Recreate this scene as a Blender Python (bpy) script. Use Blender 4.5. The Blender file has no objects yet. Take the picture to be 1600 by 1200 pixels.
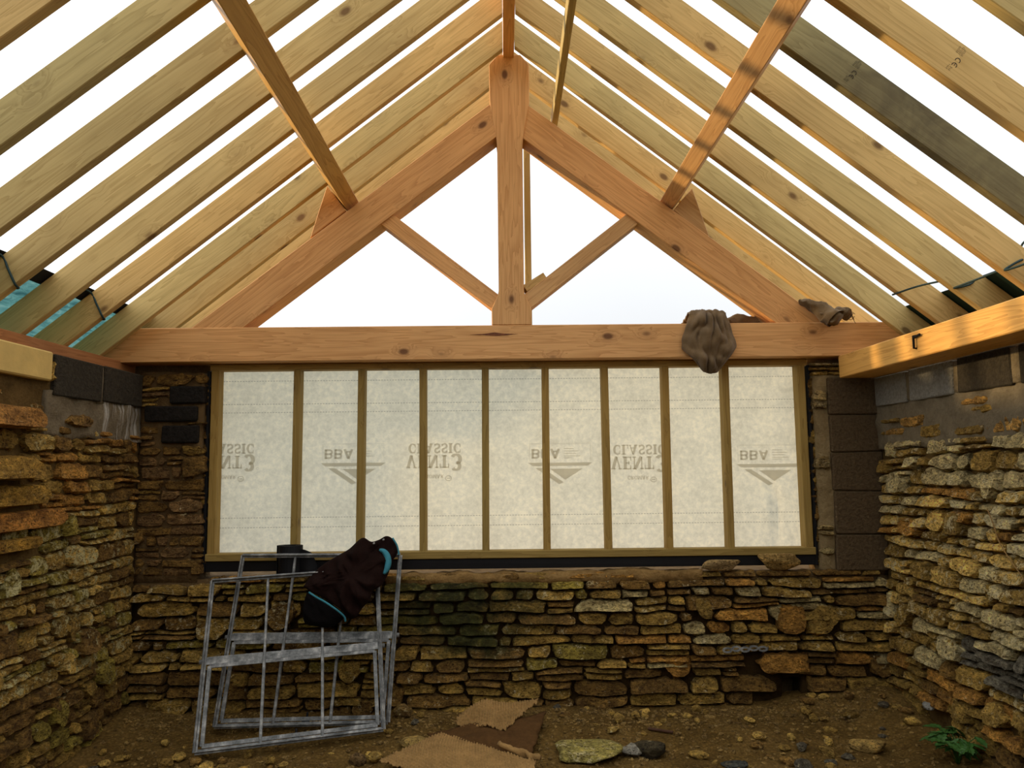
import bpy, bmesh, math, random
from mathutils import Vector, Matrix, noise

random.seed(7)
scene = bpy.context.scene
COL = scene.collection

# ------------------------------------------------------------------ camera
cam_d = bpy.data.cameras.new('camera')
cam = bpy.data.objects.new('camera', cam_d)
COL.objects.link(cam)
F_PX = 1230.0
cam_d.sensor_fit = 'HORIZONTAL'
cam_d.sensor_width = 36.0
cam_d.lens = 36.0 * F_PX / 1600.0
cam_d.clip_start = 0.05
cam_d.clip_end = 400
_p = math.atan(128 / F_PX)
_y = math.atan(12 / F_PX * math.cos(_p))
_r = math.radians(0.6)
_f = Vector((math.sin(_y) * math.cos(_p), math.cos(_y) * math.cos(_p), math.sin(_p)))
_rt = Vector((math.cos(_y), -math.sin(_y), 0))
_up = _rt.cross(_f)
_r2 = _rt * math.cos(_r) - _up * math.sin(_r)
_u2 = _up * math.cos(_r) + _rt * math.sin(_r)
M = Matrix((_r2, _u2, -_f)).transposed().to_4x4()
M.translation = (0, 0, 1.57)
cam.matrix_world = M
scene.camera = cam

# ------------------------------------------------------------------ light
SUN_DIR = Vector((-0.95, 0.20, 0.145)).normalized()      # towards the low, hazy sun
SKY_STRENGTH = 1.52
EXPOSURE = 0.0
scene.view_settings.view_transform = 'Standard'
scene.view_settings.look = 'None'
scene.view_settings.gamma = 1.0
scene.view_settings.use_curve_mapping = False
scene.view_settings.exposure = EXPOSURE

sun_d = bpy.data.lights.new('sun', 'SUN')
sun_d.energy = 3.4
sun_d.color = (1.0, 0.72, 0.38)
sun_d.angle = math.radians(2.0)
sun = bpy.data.objects.new('sun', sun_d)
COL.objects.link(sun)
sun.rotation_euler = SUN_DIR.to_track_quat('Z', 'Y').to_euler()

world = bpy.data.worlds.new('overcast_sky')
scene.world = world
world.use_nodes = True
wt = world.node_tree
wt.nodes.clear()


def nd(t, typ, **kw):
    n = t.nodes.new(typ)
    for k, v in kw.items():
        if k == 'inputs':
            for ik, iv in v.items():
                n.inputs[ik].default_value = iv
        else:
            setattr(n, k, v)
    return n


_out = nd(wt, 'ShaderNodeOutputWorld')
_bg = nd(wt, 'ShaderNodeBackground')
_tc = nd(wt, 'ShaderNodeTexCoord')
_sep = nd(wt, 'ShaderNodeSeparateXYZ')
wt.links.new(_tc.outputs['Generated'], _sep.inputs[0])
# overcast: brighter towards the zenith, a soft glow around the sun
_mx = nd(wt, 'ShaderNodeMath', operation='MAXIMUM'); _mx.inputs[1].default_value = 0.0
wt.links.new(_sep.outputs['Z'], _mx.inputs[0])
_ma = nd(wt, 'ShaderNodeMath', operation='MULTIPLY_ADD'); _ma.inputs[1].default_value = 0.75; _ma.inputs[2].default_value = 0.52
wt.links.new(_mx.outputs[0], _ma.inputs[0])
_dot = nd(wt, 'ShaderNodeVectorMath', operation='DOT_PRODUCT')
_nrm = nd(wt, 'ShaderNodeVectorMath', operation='NORMALIZE')
wt.links.new(_tc.outputs['Generated'], _nrm.inputs[0])
wt.links.new(_nrm.outputs[0], _dot.inputs[0]); _dot.inputs[1].default_value = SUN_DIR
_dm = nd(wt, 'ShaderNodeMath', operation='MAXIMUM'); _dm.inputs[1].default_value = 0.0
wt.links.new(_dot.outputs['Value'], _dm.inputs[0])
_pw = nd(wt, 'ShaderNodeMath', operation='POWER'); _pw.inputs[1].default_value = 2.0
wt.links.new(_dm.outputs[0], _pw.inputs[0])
_gl = nd(wt, 'ShaderNodeMath', operation='MULTIPLY_ADD'); _gl.inputs[1].default_value = 0.55
wt.links.new(_pw.outputs[0], _gl.inputs[0]); wt.links.new(_ma.outputs[0], _gl.inputs[2])
_cn = nd(wt, 'ShaderNodeTexNoise', inputs={'Scale': 2.2, 'Detail': 4.0})
wt.links.new(_tc.outputs['Generated'], _cn.inputs['Vector'])
_cm = nd(wt, 'ShaderNodeMath', operation='MULTIPLY_ADD'); _cm.inputs[1].default_value = 0.16; _cm.inputs[2].default_value = 0.92
wt.links.new(_cn.outputs[0], _cm.inputs[0])
_st = nd(wt, 'ShaderNodeMath', operation='MULTIPLY')
wt.links.new(_gl.outputs[0], _st.inputs[0]); wt.links.new(_cm.outputs[0], _st.inputs[1])
_s2 = nd(wt, 'ShaderNodeMath', operation='MULTIPLY'); _s2.inputs[1].default_value = SKY_STRENGTH
wt.links.new(_st.outputs[0], _s2.inputs[0])
_bg.inputs['Color'].default_value = (0.945, 0.972, 1.0, 1)
wt.links.new(_s2.outputs[0], _bg.inputs['Strength'])
wt.links.new(_bg.outputs[0], _out.inputs[0])

# ------------------------------------------------------------------ helpers
V = Vector


def tag(o, label=None, cat=None, group=None, kind=None):
    if label: o['label'] = label
    if cat: o['category'] = cat
    if group: o['group'] = group
    if kind: o['kind'] = kind
    return o


def put(o, parent=None):
    COL.objects.link(o)
    if parent is not None:
        o.parent = parent
        o.matrix_parent_inverse = parent.matrix_basis.inverted()
    return o


def empty(name, loc):
    o = bpy.data.objects.new(name, None)
    o.empty_display_size = 0.1
    o.location = loc
    COL.objects.link(o)
    return o


def mobj(name, verts, faces, mat, parent=None, smooth=False, matrix=None):
    me = bpy.data.meshes.new(name)
    me.from_pydata([tuple(v) for v in verts], [], faces)
    me.update()
    if smooth:
        for p in me.polygons: p.use_smooth = True
    if mat: me.materials.append(mat)
    o = bpy.data.objects.new(name, me)
    if matrix is not None: o.matrix_basis = matrix
    return put(o, parent)


def fix_normals(o):
    bm = bmesh.new(); bm.from_mesh(o.data)
    bmesh.ops.recalc_face_normals(bm, faces=bm.faces)
    bm.to_mesh(o.data); bm.free()
    return o


def frame_matrix(origin, xa, za):
    x = V(xa).normalized(); z = V(za).normalized()
    y = z.cross(x).normalized(); z = x.cross(y).normalized()
    m = Matrix((x, y, z)).transposed().to_4x4()
    m.translation = origin
    return m


def beam(name, p0, p1, w, h, mat, parent=None, up=(0, 0, 1), cut0=0.0, cut1=0.0, ch=0.003, seg=1, warp=0.0):
    """timber along local X; w across (local Y), h deep (local Z); cut = dx per dz at the ends"""
    p0 = V(p0); p1 = V(p1)
    L = (p1 - p0).length
    m = frame_matrix(p0, p1 - p0, up)
    a, b, c = w / 2, h / 2, ch
    ring = [(-a + c, -b), (a - c, -b), (a, -b + c), (a, b - c), (a - c, b), (-a + c, b), (-a, b - c), (-a, -b + c)]
    vs, fs = [], []
    ph = random.random() * 6
    for i in range(seg + 1):
        t = i / seg
        for (y, z) in ring:
            x = L * t + z * (cut0 * (1 - t) + cut1 * t)
            dy = warp * math.sin(t * 3.1 + ph) if warp else 0
            vs.append((x, y + dy, z))
    for i in range(seg):
        for k in range(8):
            k2 = (k + 1) % 8
            fs.append((i * 8 + k, (i + 1) * 8 + k, (i + 1) * 8 + k2, i * 8 + k2))
    fs.append(tuple(range(8)))
    fs.append(tuple(seg * 8 + k for k in reversed(range(8))))
    o = mobj(name, vs, fs, mat, parent, matrix=m)
    return fix_normals(o)


def prism(name, outline, y0, y1, mat, parent=None, ch=0.004, long_axis='Z'):
    """outline in world (x, z), extruded along y; local X is the long (grain) axis"""
    cx = sum(p[0] for p in outline) / len(outline); cz = sum(p[1] for p in outline) / len(outline)
    if long_axis == 'Z':
        m = frame_matrix((cx, y0, cz), (0, 0, 1), (1, 0, 0))
    elif long_axis == 'X':
        m = frame_matrix((cx, y0, cz), (1, 0, 0), (0, 0, 1))
    else:
        m = frame_matrix((cx, y0, cz), long_axis, (0, 1, 0))
    mi = m.inverted()
    bm = bmesh.new()
    va = [bm.verts.new(mi @ V((x, y0, z))) for x, z in outline]
    vb = [bm.verts.new(mi @ V((x, y1, z))) for x, z in outline]
    bm.faces.new(va); bm.faces.new(list(reversed(vb)))
    n = len(outline)
    for i in range(n):
        bm.faces.new((va[i], vb[i], vb[(i + 1) % n], va[(i + 1) % n]))
    bmesh.ops.recalc_face_normals(bm, faces=bm.faces)
    if ch:
        bmesh.ops.bevel(bm, geom=[e for e in bm.edges], offset=ch, segments=1, affect='EDGES', clamp_overlap=True)
    me = bpy.data.meshes.new(name); bm.to_mesh(me); bm.free()
    me.materials.append(mat)
    o = bpy.data.objects.new(name, me); o.matrix_basis = m
    return put(o, parent)


def tube(name, pts, r, mat, parent=None, n=8, radii=None, smooth=True, cap=True):
    pts = [V(p) for p in pts]
    vs, fs = [], []
    prev = None
    for i, p in enumerate(pts):
        d = (pts[min(i + 1, len(pts) - 1)] - pts[max(i - 1, 0)]).normalized()
        if prev is None:
            a = d.orthogonal().normalized()
        else:
            a = (prev - d * prev.dot(d)).normalized()
        prev = a
        b = d.cross(a)
        rr = radii[i] if radii else r
        for k in range(n):
            t = 2 * math.pi * k / n
            vs.append(p + (a * math.cos(t) + b * math.sin(t)) * rr)
    for i in range(len(pts) - 1):
        for k in range(n):
            k2 = (k + 1) % n
            fs.append((i * n + k, i * n + k2, (i + 1) * n + k2, (i + 1) * n + k))
    if cap:
        fs.append(tuple(reversed(range(n))))
        fs.append(tuple((len(pts) - 1) * n + k for k in range(n)))
    return fix_normals(mobj(name, vs, fs, mat, parent, smooth))


def spline(pts, n=8):
    """Catmull-Rom through points"""
    pts = [V(p) for p in pts]
    P = [pts[0] * 2 - pts[1]] + pts + [pts[-1] * 2 - pts[-2]]
    out = []
    for i in range(1, len(P) - 2):
        for k in range(n):
            t = k / n
            a, b, c, d = P[i - 1], P[i], P[i + 1], P[i + 2]
            out.append(0.5 * ((2 * b) + (c - a) * t + (2 * a - 5 * b + 4 * c - d) * t * t + (3 * b - a - 3 * c + d) * t ** 3))
    out.append(pts[-1])
    return out


# ------------------------------------------------------------------ materials
def new_mat(name):
    m = bpy.data.materials.new(name)
    m.use_nodes = True
    t = m.node_tree
    b = t.nodes['Principled BSDF']
    return m, t, b


def ramp(t, stops):
    r = t.nodes.new('ShaderNodeValToRGB')
    e = r.color_ramp.elements
    while len(e) < len(stops): e.new(0.5)
    for el, (p, c) in zip(e, stops):
        el.position = p; el.color = tuple(c) + ((1,) if len(c) == 3 else ())
    return r


def mixc(t, fac, a, b, blend='MIX'):
    n = t.nodes.new('ShaderNodeMix'); n.data_type = 'RGBA'; n.blend_type = blend
    if isinstance(fac, (int, float)): n.inputs[0].default_value = fac
    else: t.links.new(fac, n.inputs[0])
    for sock, v in ((6, a), (7, b)):
        if isinstance(v, (tuple, list)): n.inputs[sock].default_value = tuple(v) + ((1,) if len(v) == 3 else ())
        else: t.links.new(v, n.inputs[sock])
    return n.outputs[2]


def math_n(t, op, a, b=None, c=None):
    n = t.nodes.new('ShaderNodeMath'); n.operation = op
    for i, v in enumerate((a, b, c)):
        if v is None: continue
        if isinstance(v, (int, float)): n.inputs[i].default_value = v
        else: t.links.new(v, n.inputs[i])
    return n.outputs[0]


def noise_n(t, vec, scale, detail=4, rough=0.55, dist=0.0):
    n = nd(t, 'ShaderNodeTexNoise', inputs={'Scale': scale, 'Detail': detail, 'Roughness': rough, 'Distortion': dist})
    t.links.new(vec, n.inputs['Vector'])
    return n.outputs[0]


def bump_n(t, b, height, strength=0.5, dist=0.01):
    n = nd(t, 'ShaderNodeBump', inputs={'Strength': strength, 'Distance': dist})
    t.links.new(height, n.inputs['Height'])
    t.links.new(n.outputs[0], b.inputs['Normal'])


def wood(name, light, dark, knot, rough=0.7, grain=1.0, var=0.25, knots=1.0, streak=None):
    m, t, b = new_mat(name)
    tc = nd(t, 'ShaderNodeTexCoord'); oi = nd(t, 'ShaderNodeObjectInfo')
    off = nd(t, 'ShaderNodeVectorMath', operation='MULTIPLY_ADD')
    comb = nd(t, 'ShaderNodeCombineXYZ')
    for k, s in enumerate((37.0, 5.3, 9.1)):
        t.links.new(math_n(t, 'MULTIPLY', oi.outputs['Random'], s), comb.inputs[k])
    t.links.new(tc.outputs['Object'], off.inputs[0]); off.inputs[1].default_value = (1, 1, 1)
    t.links.new(comb.outputs[0], off.inputs[2])
    mp = nd(t, 'ShaderNodeMapping'); mp.inputs['Scale'].default_value = (0.9, 14, 14)
    t.links.new(off.outputs[0], mp.inputs[0])
    # knots: sparse stretched voronoi cells
    mk = nd(t, 'ShaderNodeMapping'); mk.inputs['Scale'].default_value = (3.0, 5.0, 5.0)
    t.links.new(off.outputs[0], mk.inputs[0])
    vo = nd(t, 'ShaderNodeTexVoronoi', inputs={'Scale': 1.0, 'Randomness': 1.0})
    t.links.new(mk.outputs[0], vo.inputs['Vector'])
    kn = ramp(t, [(0.0, (1, 1, 1)), (0.07, (1, 1, 1)), (0.125, (0, 0, 0))])
    t.links.new(vo.outputs['Distance'], kn.inputs[0])
    halo = ramp(t, [(0.0, (1, 1, 1)), (0.3, (0, 0, 0))])
    t.links.new(vo.outputs['Distance'], halo.inputs[0])
    # growth-ring grain bends round the knots
    addv = nd(t, 'ShaderNodeVectorMath', operation='ADD')
    cb = nd(t, 'ShaderNodeCombineXYZ')
    hb = math_n(t, 'MULTIPLY', halo.outputs[0], 0.8)
    t.links.new(hb, cb.inputs[1]); t.links.new(hb, cb.inputs[2])
    t.links.new(mp.outputs[0], addv.inputs[0]); t.links.new(cb.outputs[0], addv.inputs[1])
    g1 = noise_n(t, addv.outputs[0], 1.0 * grain, 3, 0.5, 0.4)
    mf = nd(t, 'ShaderNodeMapping'); mf.inputs['Scale'].default_value = (2.5, 90, 90)
    t.links.new(off.outputs[0], mf.inputs[0])
    g2 = noise_n(t, mf.outputs[0], 1.0, 2, 0.6)
    wv = math_n(t, 'FRACT', math_n(t, 'MULTIPLY', g1, 9.0))
    wv = math_n(t, 'POWER', wv, 2.0)
    fac = math_n(t, 'ADD', math_n(t, 'MULTIPLY', wv, 0.42), math_n(t, 'MULTIPLY', g2, 0.5))
    col = ramp(t, [(0.12, light), (0.85, dark)])
    t.links.new(fac, col.inputs[0])
    # blotchy tone + object to object variation
    bl = noise_n(t, off.outputs[0], 1.7, 3)
    blr = ramp(t, [(0.3, (1 - var * .6,) * 3), (0.7, (1 + var * .4,) * 3)])
    t.links.new(bl, blr.inputs[0])
    c1 = mixc(t, 1.0, col.outputs[0], blr.outputs[0], 'MULTIPLY')
    rv = ramp(t, [(0.0, (1.0 - var, 1.0 - var * .85, 1.0 - var * .8)), (0.5, (1, 1, 1)), (1.0, (1.08, 1.0, 0.92))])
    t.links.new(oi.outputs['Random'], rv.inputs[0])
    c2 = mixc(t, 1.0, c1, rv.outputs[0], 'MULTIPLY')
    c3 = mixc(t, math_n(t, 'MULTIPLY', halo.outputs[0], 0.25 * knots), c2, knot)
    c4 = mixc(t, math_n(t, 'MULTIPLY', kn.outputs[0], 0.85 * knots), c3, knot)
    if streak:                       # a weathered dark stain across one length of the board
        x0, x1, sc = streak
        sp = nd(t, 'ShaderNodeSeparateXYZ'); t.links.new(tc.outputs['Object'], sp.inputs[0])
        a = ramp(t, [(0.0, (0, 0, 0)), (0.35, (1, 1, 1)), (1.0, (0.55, 0.55, 0.55))])
        mr = nd(t, 'ShaderNodeMapRange', inputs={1: x0, 2: x1, 3: 0.0, 4: 1.0})
        t.links.new(sp.outputs[0], mr.inputs[0]); t.links.new(mr.outputs[0], a.inputs[0])
        n9 = noise_n(t, tc.outputs['Object'], 6, 4, 0.6, 0.5)
        c4 = mixc(t, math_n(t, 'MULTIPLY', a.outputs[0], math_n(t, 'MULTIPLY', n9, 1.35)), c4, sc)
    t.links.new(c4, b.inputs['Base Color'])
    b.inputs['Roughness'].default_value = rough
    b.inputs['Specular IOR Level'].default_value = 0.25
    bump_n(t, b, fac, 0.25, 0.003)
    return m


MAT = {}
MAT['rafter'] = wood('pale_softwood', (0.71, 0.50, 0.20), (0.47, 0.305, 0.10), (0.15, 0.07, 0.02))
MAT['rafter_green'] = wood('treated_softwood', (0.62, 0.485, 0.205), (0.39, 0.29, 0.105), (0.12, 0.07, 0.022))
MAT['rafter_stained'] = wood('stained_softwood', (0.50, 0.405, 0.18), (0.29, 0.22, 0.085), (0.09, 0.05, 0.02), streak=(1.5, 2.9, (0.07, 0.05, 0.025)))
MAT['fir'] = wood('douglas_fir', (0.76, 0.445, 0.185), (0.50, 0.25, 0.085), (0.12, 0.045, 0.016), var=0.12, rough=0.6)
MAT['plate'] = wood('plate_timber', (0.74, 0.445, 0.125), (0.47, 0.235, 0.05), (0.10, 0.035, 0.012), var=0.12, rough=0.5)
MAT['plate_red'] = wood('reddish_plate_timber', (0.50, 0.215, 0.075), (0.28, 0.105, 0.035), (0.08, 0.03, 0.01), var=0.15)
MAT['stud'] = wood('treated_stud_timber', (0.40, 0.27, 0.075), (0.24, 0.15, 0.036), (0.07, 0.033, 0.01), var=0.15)


def plain(name, col, rough=0.8, metal=0.0, nscale=8.0, namp=0.25, bump=0.0, bdist=0.01, spec=0.3):
    m, t, b = new_mat(name)
    tc = nd(t, 'ShaderNodeTexCoord')
    n = noise_n(t, tc.outputs['Object'], nscale, 5, 0.6)
    r = ramp(t, [(0.3, tuple(c * (1 - namp) for c in col)), (0.7, tuple(min(1, c * (1 + namp)) for c in col))])
    t.links.new(n, r.inputs[0]); t.links.new(r.outputs[0], b.inputs['Base Color'])
    b.inputs['Roughness'].default_value = rough; b.inputs['Metallic'].default_value = metal
    b.inputs['Specular IOR Level'].default_value = spec
    if bump:
        n2 = noise_n(t, tc.outputs['Object'], nscale * 4, 6, 0.65)
        bump_n(t, b, n2, bump, bdist)
    return m


def stone_mat(name, moss=False, lichen_col=(0.92, 0.78, 0.42), bstr=1.0):
    """object colour carries the stone's own tint, its alpha the amount of lichen"""
    m, t, b = new_mat(name)
    geo = nd(t, 'ShaderNodeNewGeometry'); oi = nd(t, 'ShaderNodeObjectInfo')
    P = geo.outputs['Position']
    mpz = nd(t, 'ShaderNodeMapping'); mpz.inputs['Scale'].default_value = (1, 1, 1.9)
    t.links.new(P, mpz.inputs[0])
    n1 = noise_n(t, mpz.outputs[0], 10, 6, 0.65, 0.3)
    n2 = noise_n(t, mpz.outputs[0], 42, 6, 0.75)
    n3 = noise_n(t, P, 23, 5, 0.7, 0.6)
    r1 = ramp(t, [(0.30, (0.55, 0.46, 0.34)), (0.5, (1.35, 1.32, 1.2)), (0.68, (2.2, 2.1, 1.75))])
    t.links.new(n1, r1.inputs[0])
    c = mixc(t, 1.0, oi.outputs['Color'], r1.outputs[0], 'MULTIPLY')
    r2 = ramp(t, [(0.33, (0.38, 0.33, 0.27)), (0.52, (1.0, 1.0, 1.0)), (0.68, (1.6, 1.6, 1.5))])
    t.links.new(n2, r2.inputs[0])
    c = mixc(t, 1.0, c, r2.outputs[0], 'MULTIPLY')
    n4 = noise_n(t, mpz.outputs[0], 66, 4, 0.75, 0.8)
    lm = math_n(t, 'ADD', math_n(t, 'MULTIPLY', n3, 0.72), math_n(t, 'MULTIPLY', n4, 0.28))
    thr = math_n(t, 'SUBTRACT', 0.635, math_n(t, 'MULTIPLY', oi.outputs['Alpha'], 0.20))
    lf = math_n(t, 'MULTIPLY', math_n(t, 'SUBTRACT', lm, thr), 14.0)
    n = nd(t, 'ShaderNodeClamp'); t.links.new(lf, n.inputs[0])
    c = mixc(t, math_n(t, 'MULTIPLY', n.outputs[0], 0.85), c, lichen_col)
    pit = ramp(t, [(0.38, (0.16, 0.12, 0.08)), (0.47, (1, 1, 1))])
    t.links.new(n4, pit.inputs[0])
    c = mixc(t, 1.0, c, pit.outputs[0], 'MULTIPLY')
    if moss:
        sp = nd(t, 'ShaderNodeSeparateXYZ'); t.links.new(P, sp.inputs[0])
        dx = math_n(t, 'MULTIPLY', math_n(t, 'ADD', sp.outputs[0], 0.30), 1.9)
        dz = math_n(t, 'MULTIPLY', math_n(t, 'SUBTRACT', sp.outputs[2], 0.74), 2.6)
        d2 = math_n(t, 'ADD', math_n(t, 'MULTIPLY', dx, dx), math_n(t, 'MULTIPLY', dz, dz))
        nm = noise_n(t, P, 5, 5, 0.6)
        mm = math_n(t, 'SUBTRACT', math_n(t, 'ADD', math_n(t, 'MULTIPLY', nm, 2.8), -0.25), d2)
        cl = nd(t, 'ShaderNodeClamp'); t.links.new(mm, cl.inputs[0])
        mc = ramp(t, [(0.35, (0.010, 0.014, 0.003)), (0.6, (0.055, 0.06, 0.010)), (0.75, (0.17, 0.15, 0.03))])
        t.links.new(n3, mc.inputs[0])
        c = mixc(t, math_n(t, 'MULTIPLY', cl.outputs[0], 0.92), c, mc.outputs[0])
    t.links.new(c, b.inputs['Base Color'])
    b.inputs['Roughness'].default_value = 0.85
    b.inputs['Specular IOR Level'].default_value = 0.25
    h = math_n(t, 'ADD', math_n(t, 'ADD', math_n(t, 'MULTIPLY', n1, 1.0), math_n(t, 'MULTIPLY', n2, 0.6)), math_n(t, 'MULTIPLY', n4, 0.3))
    bump_n(t, b, h, bstr, 0.05)
    return m


MAT['stone'] = stone_mat('limestone_rubble')
MAT['stone_moss'] = stone_mat('limestone_rubble_mossy', moss=True)
MAT['stone_lichen'] = stone_mat('limestone_rubble_lichen', lichen_col=(0.84, 0.75, 0.36))


def mortar_mat(name, c0, c1, scale=9, moss=False):
    m, t, b = new_mat(name)
    geo = nd(t, 'ShaderNodeNewGeometry'); P = geo.outputs['Position']
    n1 = noise_n(t, P, scale, 6, 0.65, 0.3); n2 = noise_n(t, P, 60, 5, 0.7)
    r = ramp(t, [(0.3, c0), (0.7, c1)])
    t.links.new(math_n(t, 'ADD', math_n(t, 'MULTIPLY', n1, 0.7), math_n(t, 'MULTIPLY', n2, 0.3)), r.inputs[0])
    t.links.new(r.outputs[0], b.inputs['Base Color'])
    b.inputs['Roughness'].default_value = 0.95; b.inputs['Specular IOR Level'].default_value = 0.1
    bump_n(t, b, math_n(t, 'ADD', n1, math_n(t, 'MULTIPLY', n2, 0.5)), 0.9, 0.025)
    return m


MAT['earth_mortar'] = mortar_mat('earth_mortar', (0.018, 0.010, 0.003), (0.075, 0.042, 0.013))
MAT['gold_mortar'] = mortar_mat('golden_earth_mortar', (0.055, 0.032, 0.010), (0.19, 0.118, 0.038))
MAT['tan_mortar'] = mortar_mat('tan_lime_mortar', (0.17, 0.115, 0.05), (0.38, 0.28, 0.135))
MAT['lime_mortar'] = mortar_mat('brown_lime_mortar', (0.085, 0.05, 0.02), (0.21, 0.135, 0.058))
MAT['sand_mortar'] = mortar_mat('sandy_mortar', (0.16, 0.088, 0.026), (0.40, 0.245, 0.088), 12)
MAT['cement'] = mortar_mat('grey_cement_render', (0.13, 0.103, 0.062), (0.26, 0.21, 0.13), 14)
MAT['cement_streaked'] = mortar_mat('streaked_cement_render', (0.12, 0.095, 0.058), (0.25, 0.20, 0.125), 14)
_t = MAT['cement_streaked'].node_tree; _b = _t.nodes['Principled BSDF']
_src = _b.inputs['Base Color'].links[0].from_socket
_g = nd(_t, 'ShaderNodeNewGeometry'); _m = nd(_t, 'ShaderNodeMapping'); _m.inputs['Scale'].default_value = (1, 22, 2.0)
_t.links.new(_g.outputs['Position'], _m.inputs[0])
_n = noise_n(_t, _m.outputs[0], 1.0, 3, 0.6)
_sp = nd(_t, 'ShaderNodeSeparateXYZ'); _t.links.new(_g.outputs['Position'], _sp.inputs[0])
_k = math_n(_t, 'MULTIPLY', math_n(_t, 'SUBTRACT', _n, 0.47), 7.0)
_cl = nd(_t, 'ShaderNodeClamp'); _t.links.new(math_n(_t, 'MULTIPLY', _k, math_n(_t, 'GREATER_THAN', _sp.outputs[1], 4.54)), _cl.inputs[0])
_t.links.new(mixc(_t, math_n(_t, 'MULTIPLY', _cl.outputs[0], .8), _src, (0.62, 0.60, 0.53)), _b.inputs['Base Color'])
MAT['block_light'] = mortar_mat('light_concrete_block', (0.23, 0.222, 0.185), (0.40, 0.385, 0.33), 60)
MAT['block_dark'] = mortar_mat('dark_aggregate_block', (0.028, 0.024, 0.018), (0.075, 0.062, 0.042), 45)
MAT['block_brown'] = mortar_mat('brown_aggregate_block', (0.075, 0.050, 0.026), (0.19, 0.13, 0.068), 50)
MAT['brick_black'] = mortar_mat('black_engineering_brick', (0.010, 0.009, 0.008), (0.035, 0.030, 0.025), 40)
MAT['shake'] = plain('dark_resin_knot', (0.16, 0.05, 0.013), 0.5, nscale=30, namp=0.6)
MAT['splinter'] = plain('dark_wet_wood', (0.07, 0.030, 0.014), 0.8)
MAT['black'] = plain('black_plastic', (0.006, 0.006, 0.007), 0.6, namp=0.2)
MAT['lintel'] = plain('cream_painted_lintel', (0.62, 0.43, 0.135), 0.7, namp=0.12, bump=0.15)
MAT['rope'] = plain('green_cord', (0.018, 0.045, 0.045), 0.6)
MAT['sack'] = None


def galv_mat():
    m, t, b = new_mat('weathered_galvanised_steel')
    tc = nd(t, 'ShaderNodeTexCoord')
    n = noise_n(t, tc.outputs['Object'], 14, 6, 0.7)
    r = ramp(t, [(0.35, (0.07, 0.075, 0.072)), (0.52, (0.235, 0.24, 0.23)), (0.68, (0.52, 0.51, 0.47))])
    t.links.new(n, r.inputs[0]); t.links.new(r.outputs[0], b.inputs['Base Color'])
    b.inputs['Metallic'].default_value = 0.35; b.inputs['Roughness'].default_value = 0.55
    bump_n(t, b, n, 0.3, 0.003)
    return m


MAT['galv'] = galv_mat()


def weave_mat(name, col, scale=260, fuzz=0.5):
    m, t, b = new_mat(name)
    tc = nd(t, 'ShaderNodeTexCoord'); O = tc.outputs['Object']
    n = noise_n(t, O, 11, 5, 0.65); n2 = noise_n(t, O, scale, 3, 0.7)
    r = ramp(t, [(0.3, tuple(c * .6 for c in col)), (0.7, tuple(c * 1.35 for c in col))])
    t.links.new(math_n(t, 'ADD', math_n(t, 'MULTIPLY', n, .6), math_n(t, 'MULTIPLY', n2, .4)), r.inputs[0])
    t.links.new(r.outputs[0], b.inputs['Base Color'])
    b.inputs['Roughness'].default_value = 0.95; b.inputs['Specular IOR Level'].default_value = 0.1
    b.inputs['Sheen Weight'].default_value = fuzz * 0.3
    bump_n(t, b, math_n(t, 'ADD', n2, n), 0.6, 0.006)
    return m


MAT['sack'] = weave_mat('brown_hessian', (0.17, 0.112, 0.055))
MAT['fleece'] = weave_mat('dark_brown_fleece', (0.012, 0.0045, 0.003), 120, 0.0)
MAT['fleece_black'] = weave_mat('black_fleece', (0.004, 0.003, 0.003), 120, 0.0)
MAT['teal'] = plain('teal_trim', (0.035, 0.19, 0.24), 0.8, namp=0.3)
MAT['mat_waffle'] = weave_mat('tan_waffle_underlay', (0.30, 0.175, 0.06), 90, 0.1)
MAT['mat_smooth'] = weave_mat('brown_rubber_backing', (0.085, 0.041, 0.013), 60, 0.0)
MAT['leaf'] = plain('green_leaf', (0.035, 0.10, 0.016), 0.5, namp=0.4)
MAT['ink_black'] = plain('stamp_ink', (0.05, 0.035, 0.02), 0.8, namp=0.4, nscale=60)
MAT['wet_stone'] = None


def translucent_mat(name, build):
    m = bpy.data.materials.new(name); m.use_nodes = True
    t = m.node_tree; t.nodes.clear()
    out = nd(t, 'ShaderNodeOutputMaterial')
    d = nd(t, 'ShaderNodeBsdfDiffuse'); tr = nd(t, 'ShaderNodeBsdfTranslucent')
    ad = nd(t, 'ShaderNodeMixShader')
    fac = build(t, d, tr)
    ad.inputs[0].default_value = fac
    t.links.new(d.outputs[0], ad.inputs[1]); t.links.new(tr.outputs[0], ad.inputs[2])
    t.links.new(ad.outputs[0], out.inputs[0])
    return m


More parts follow.
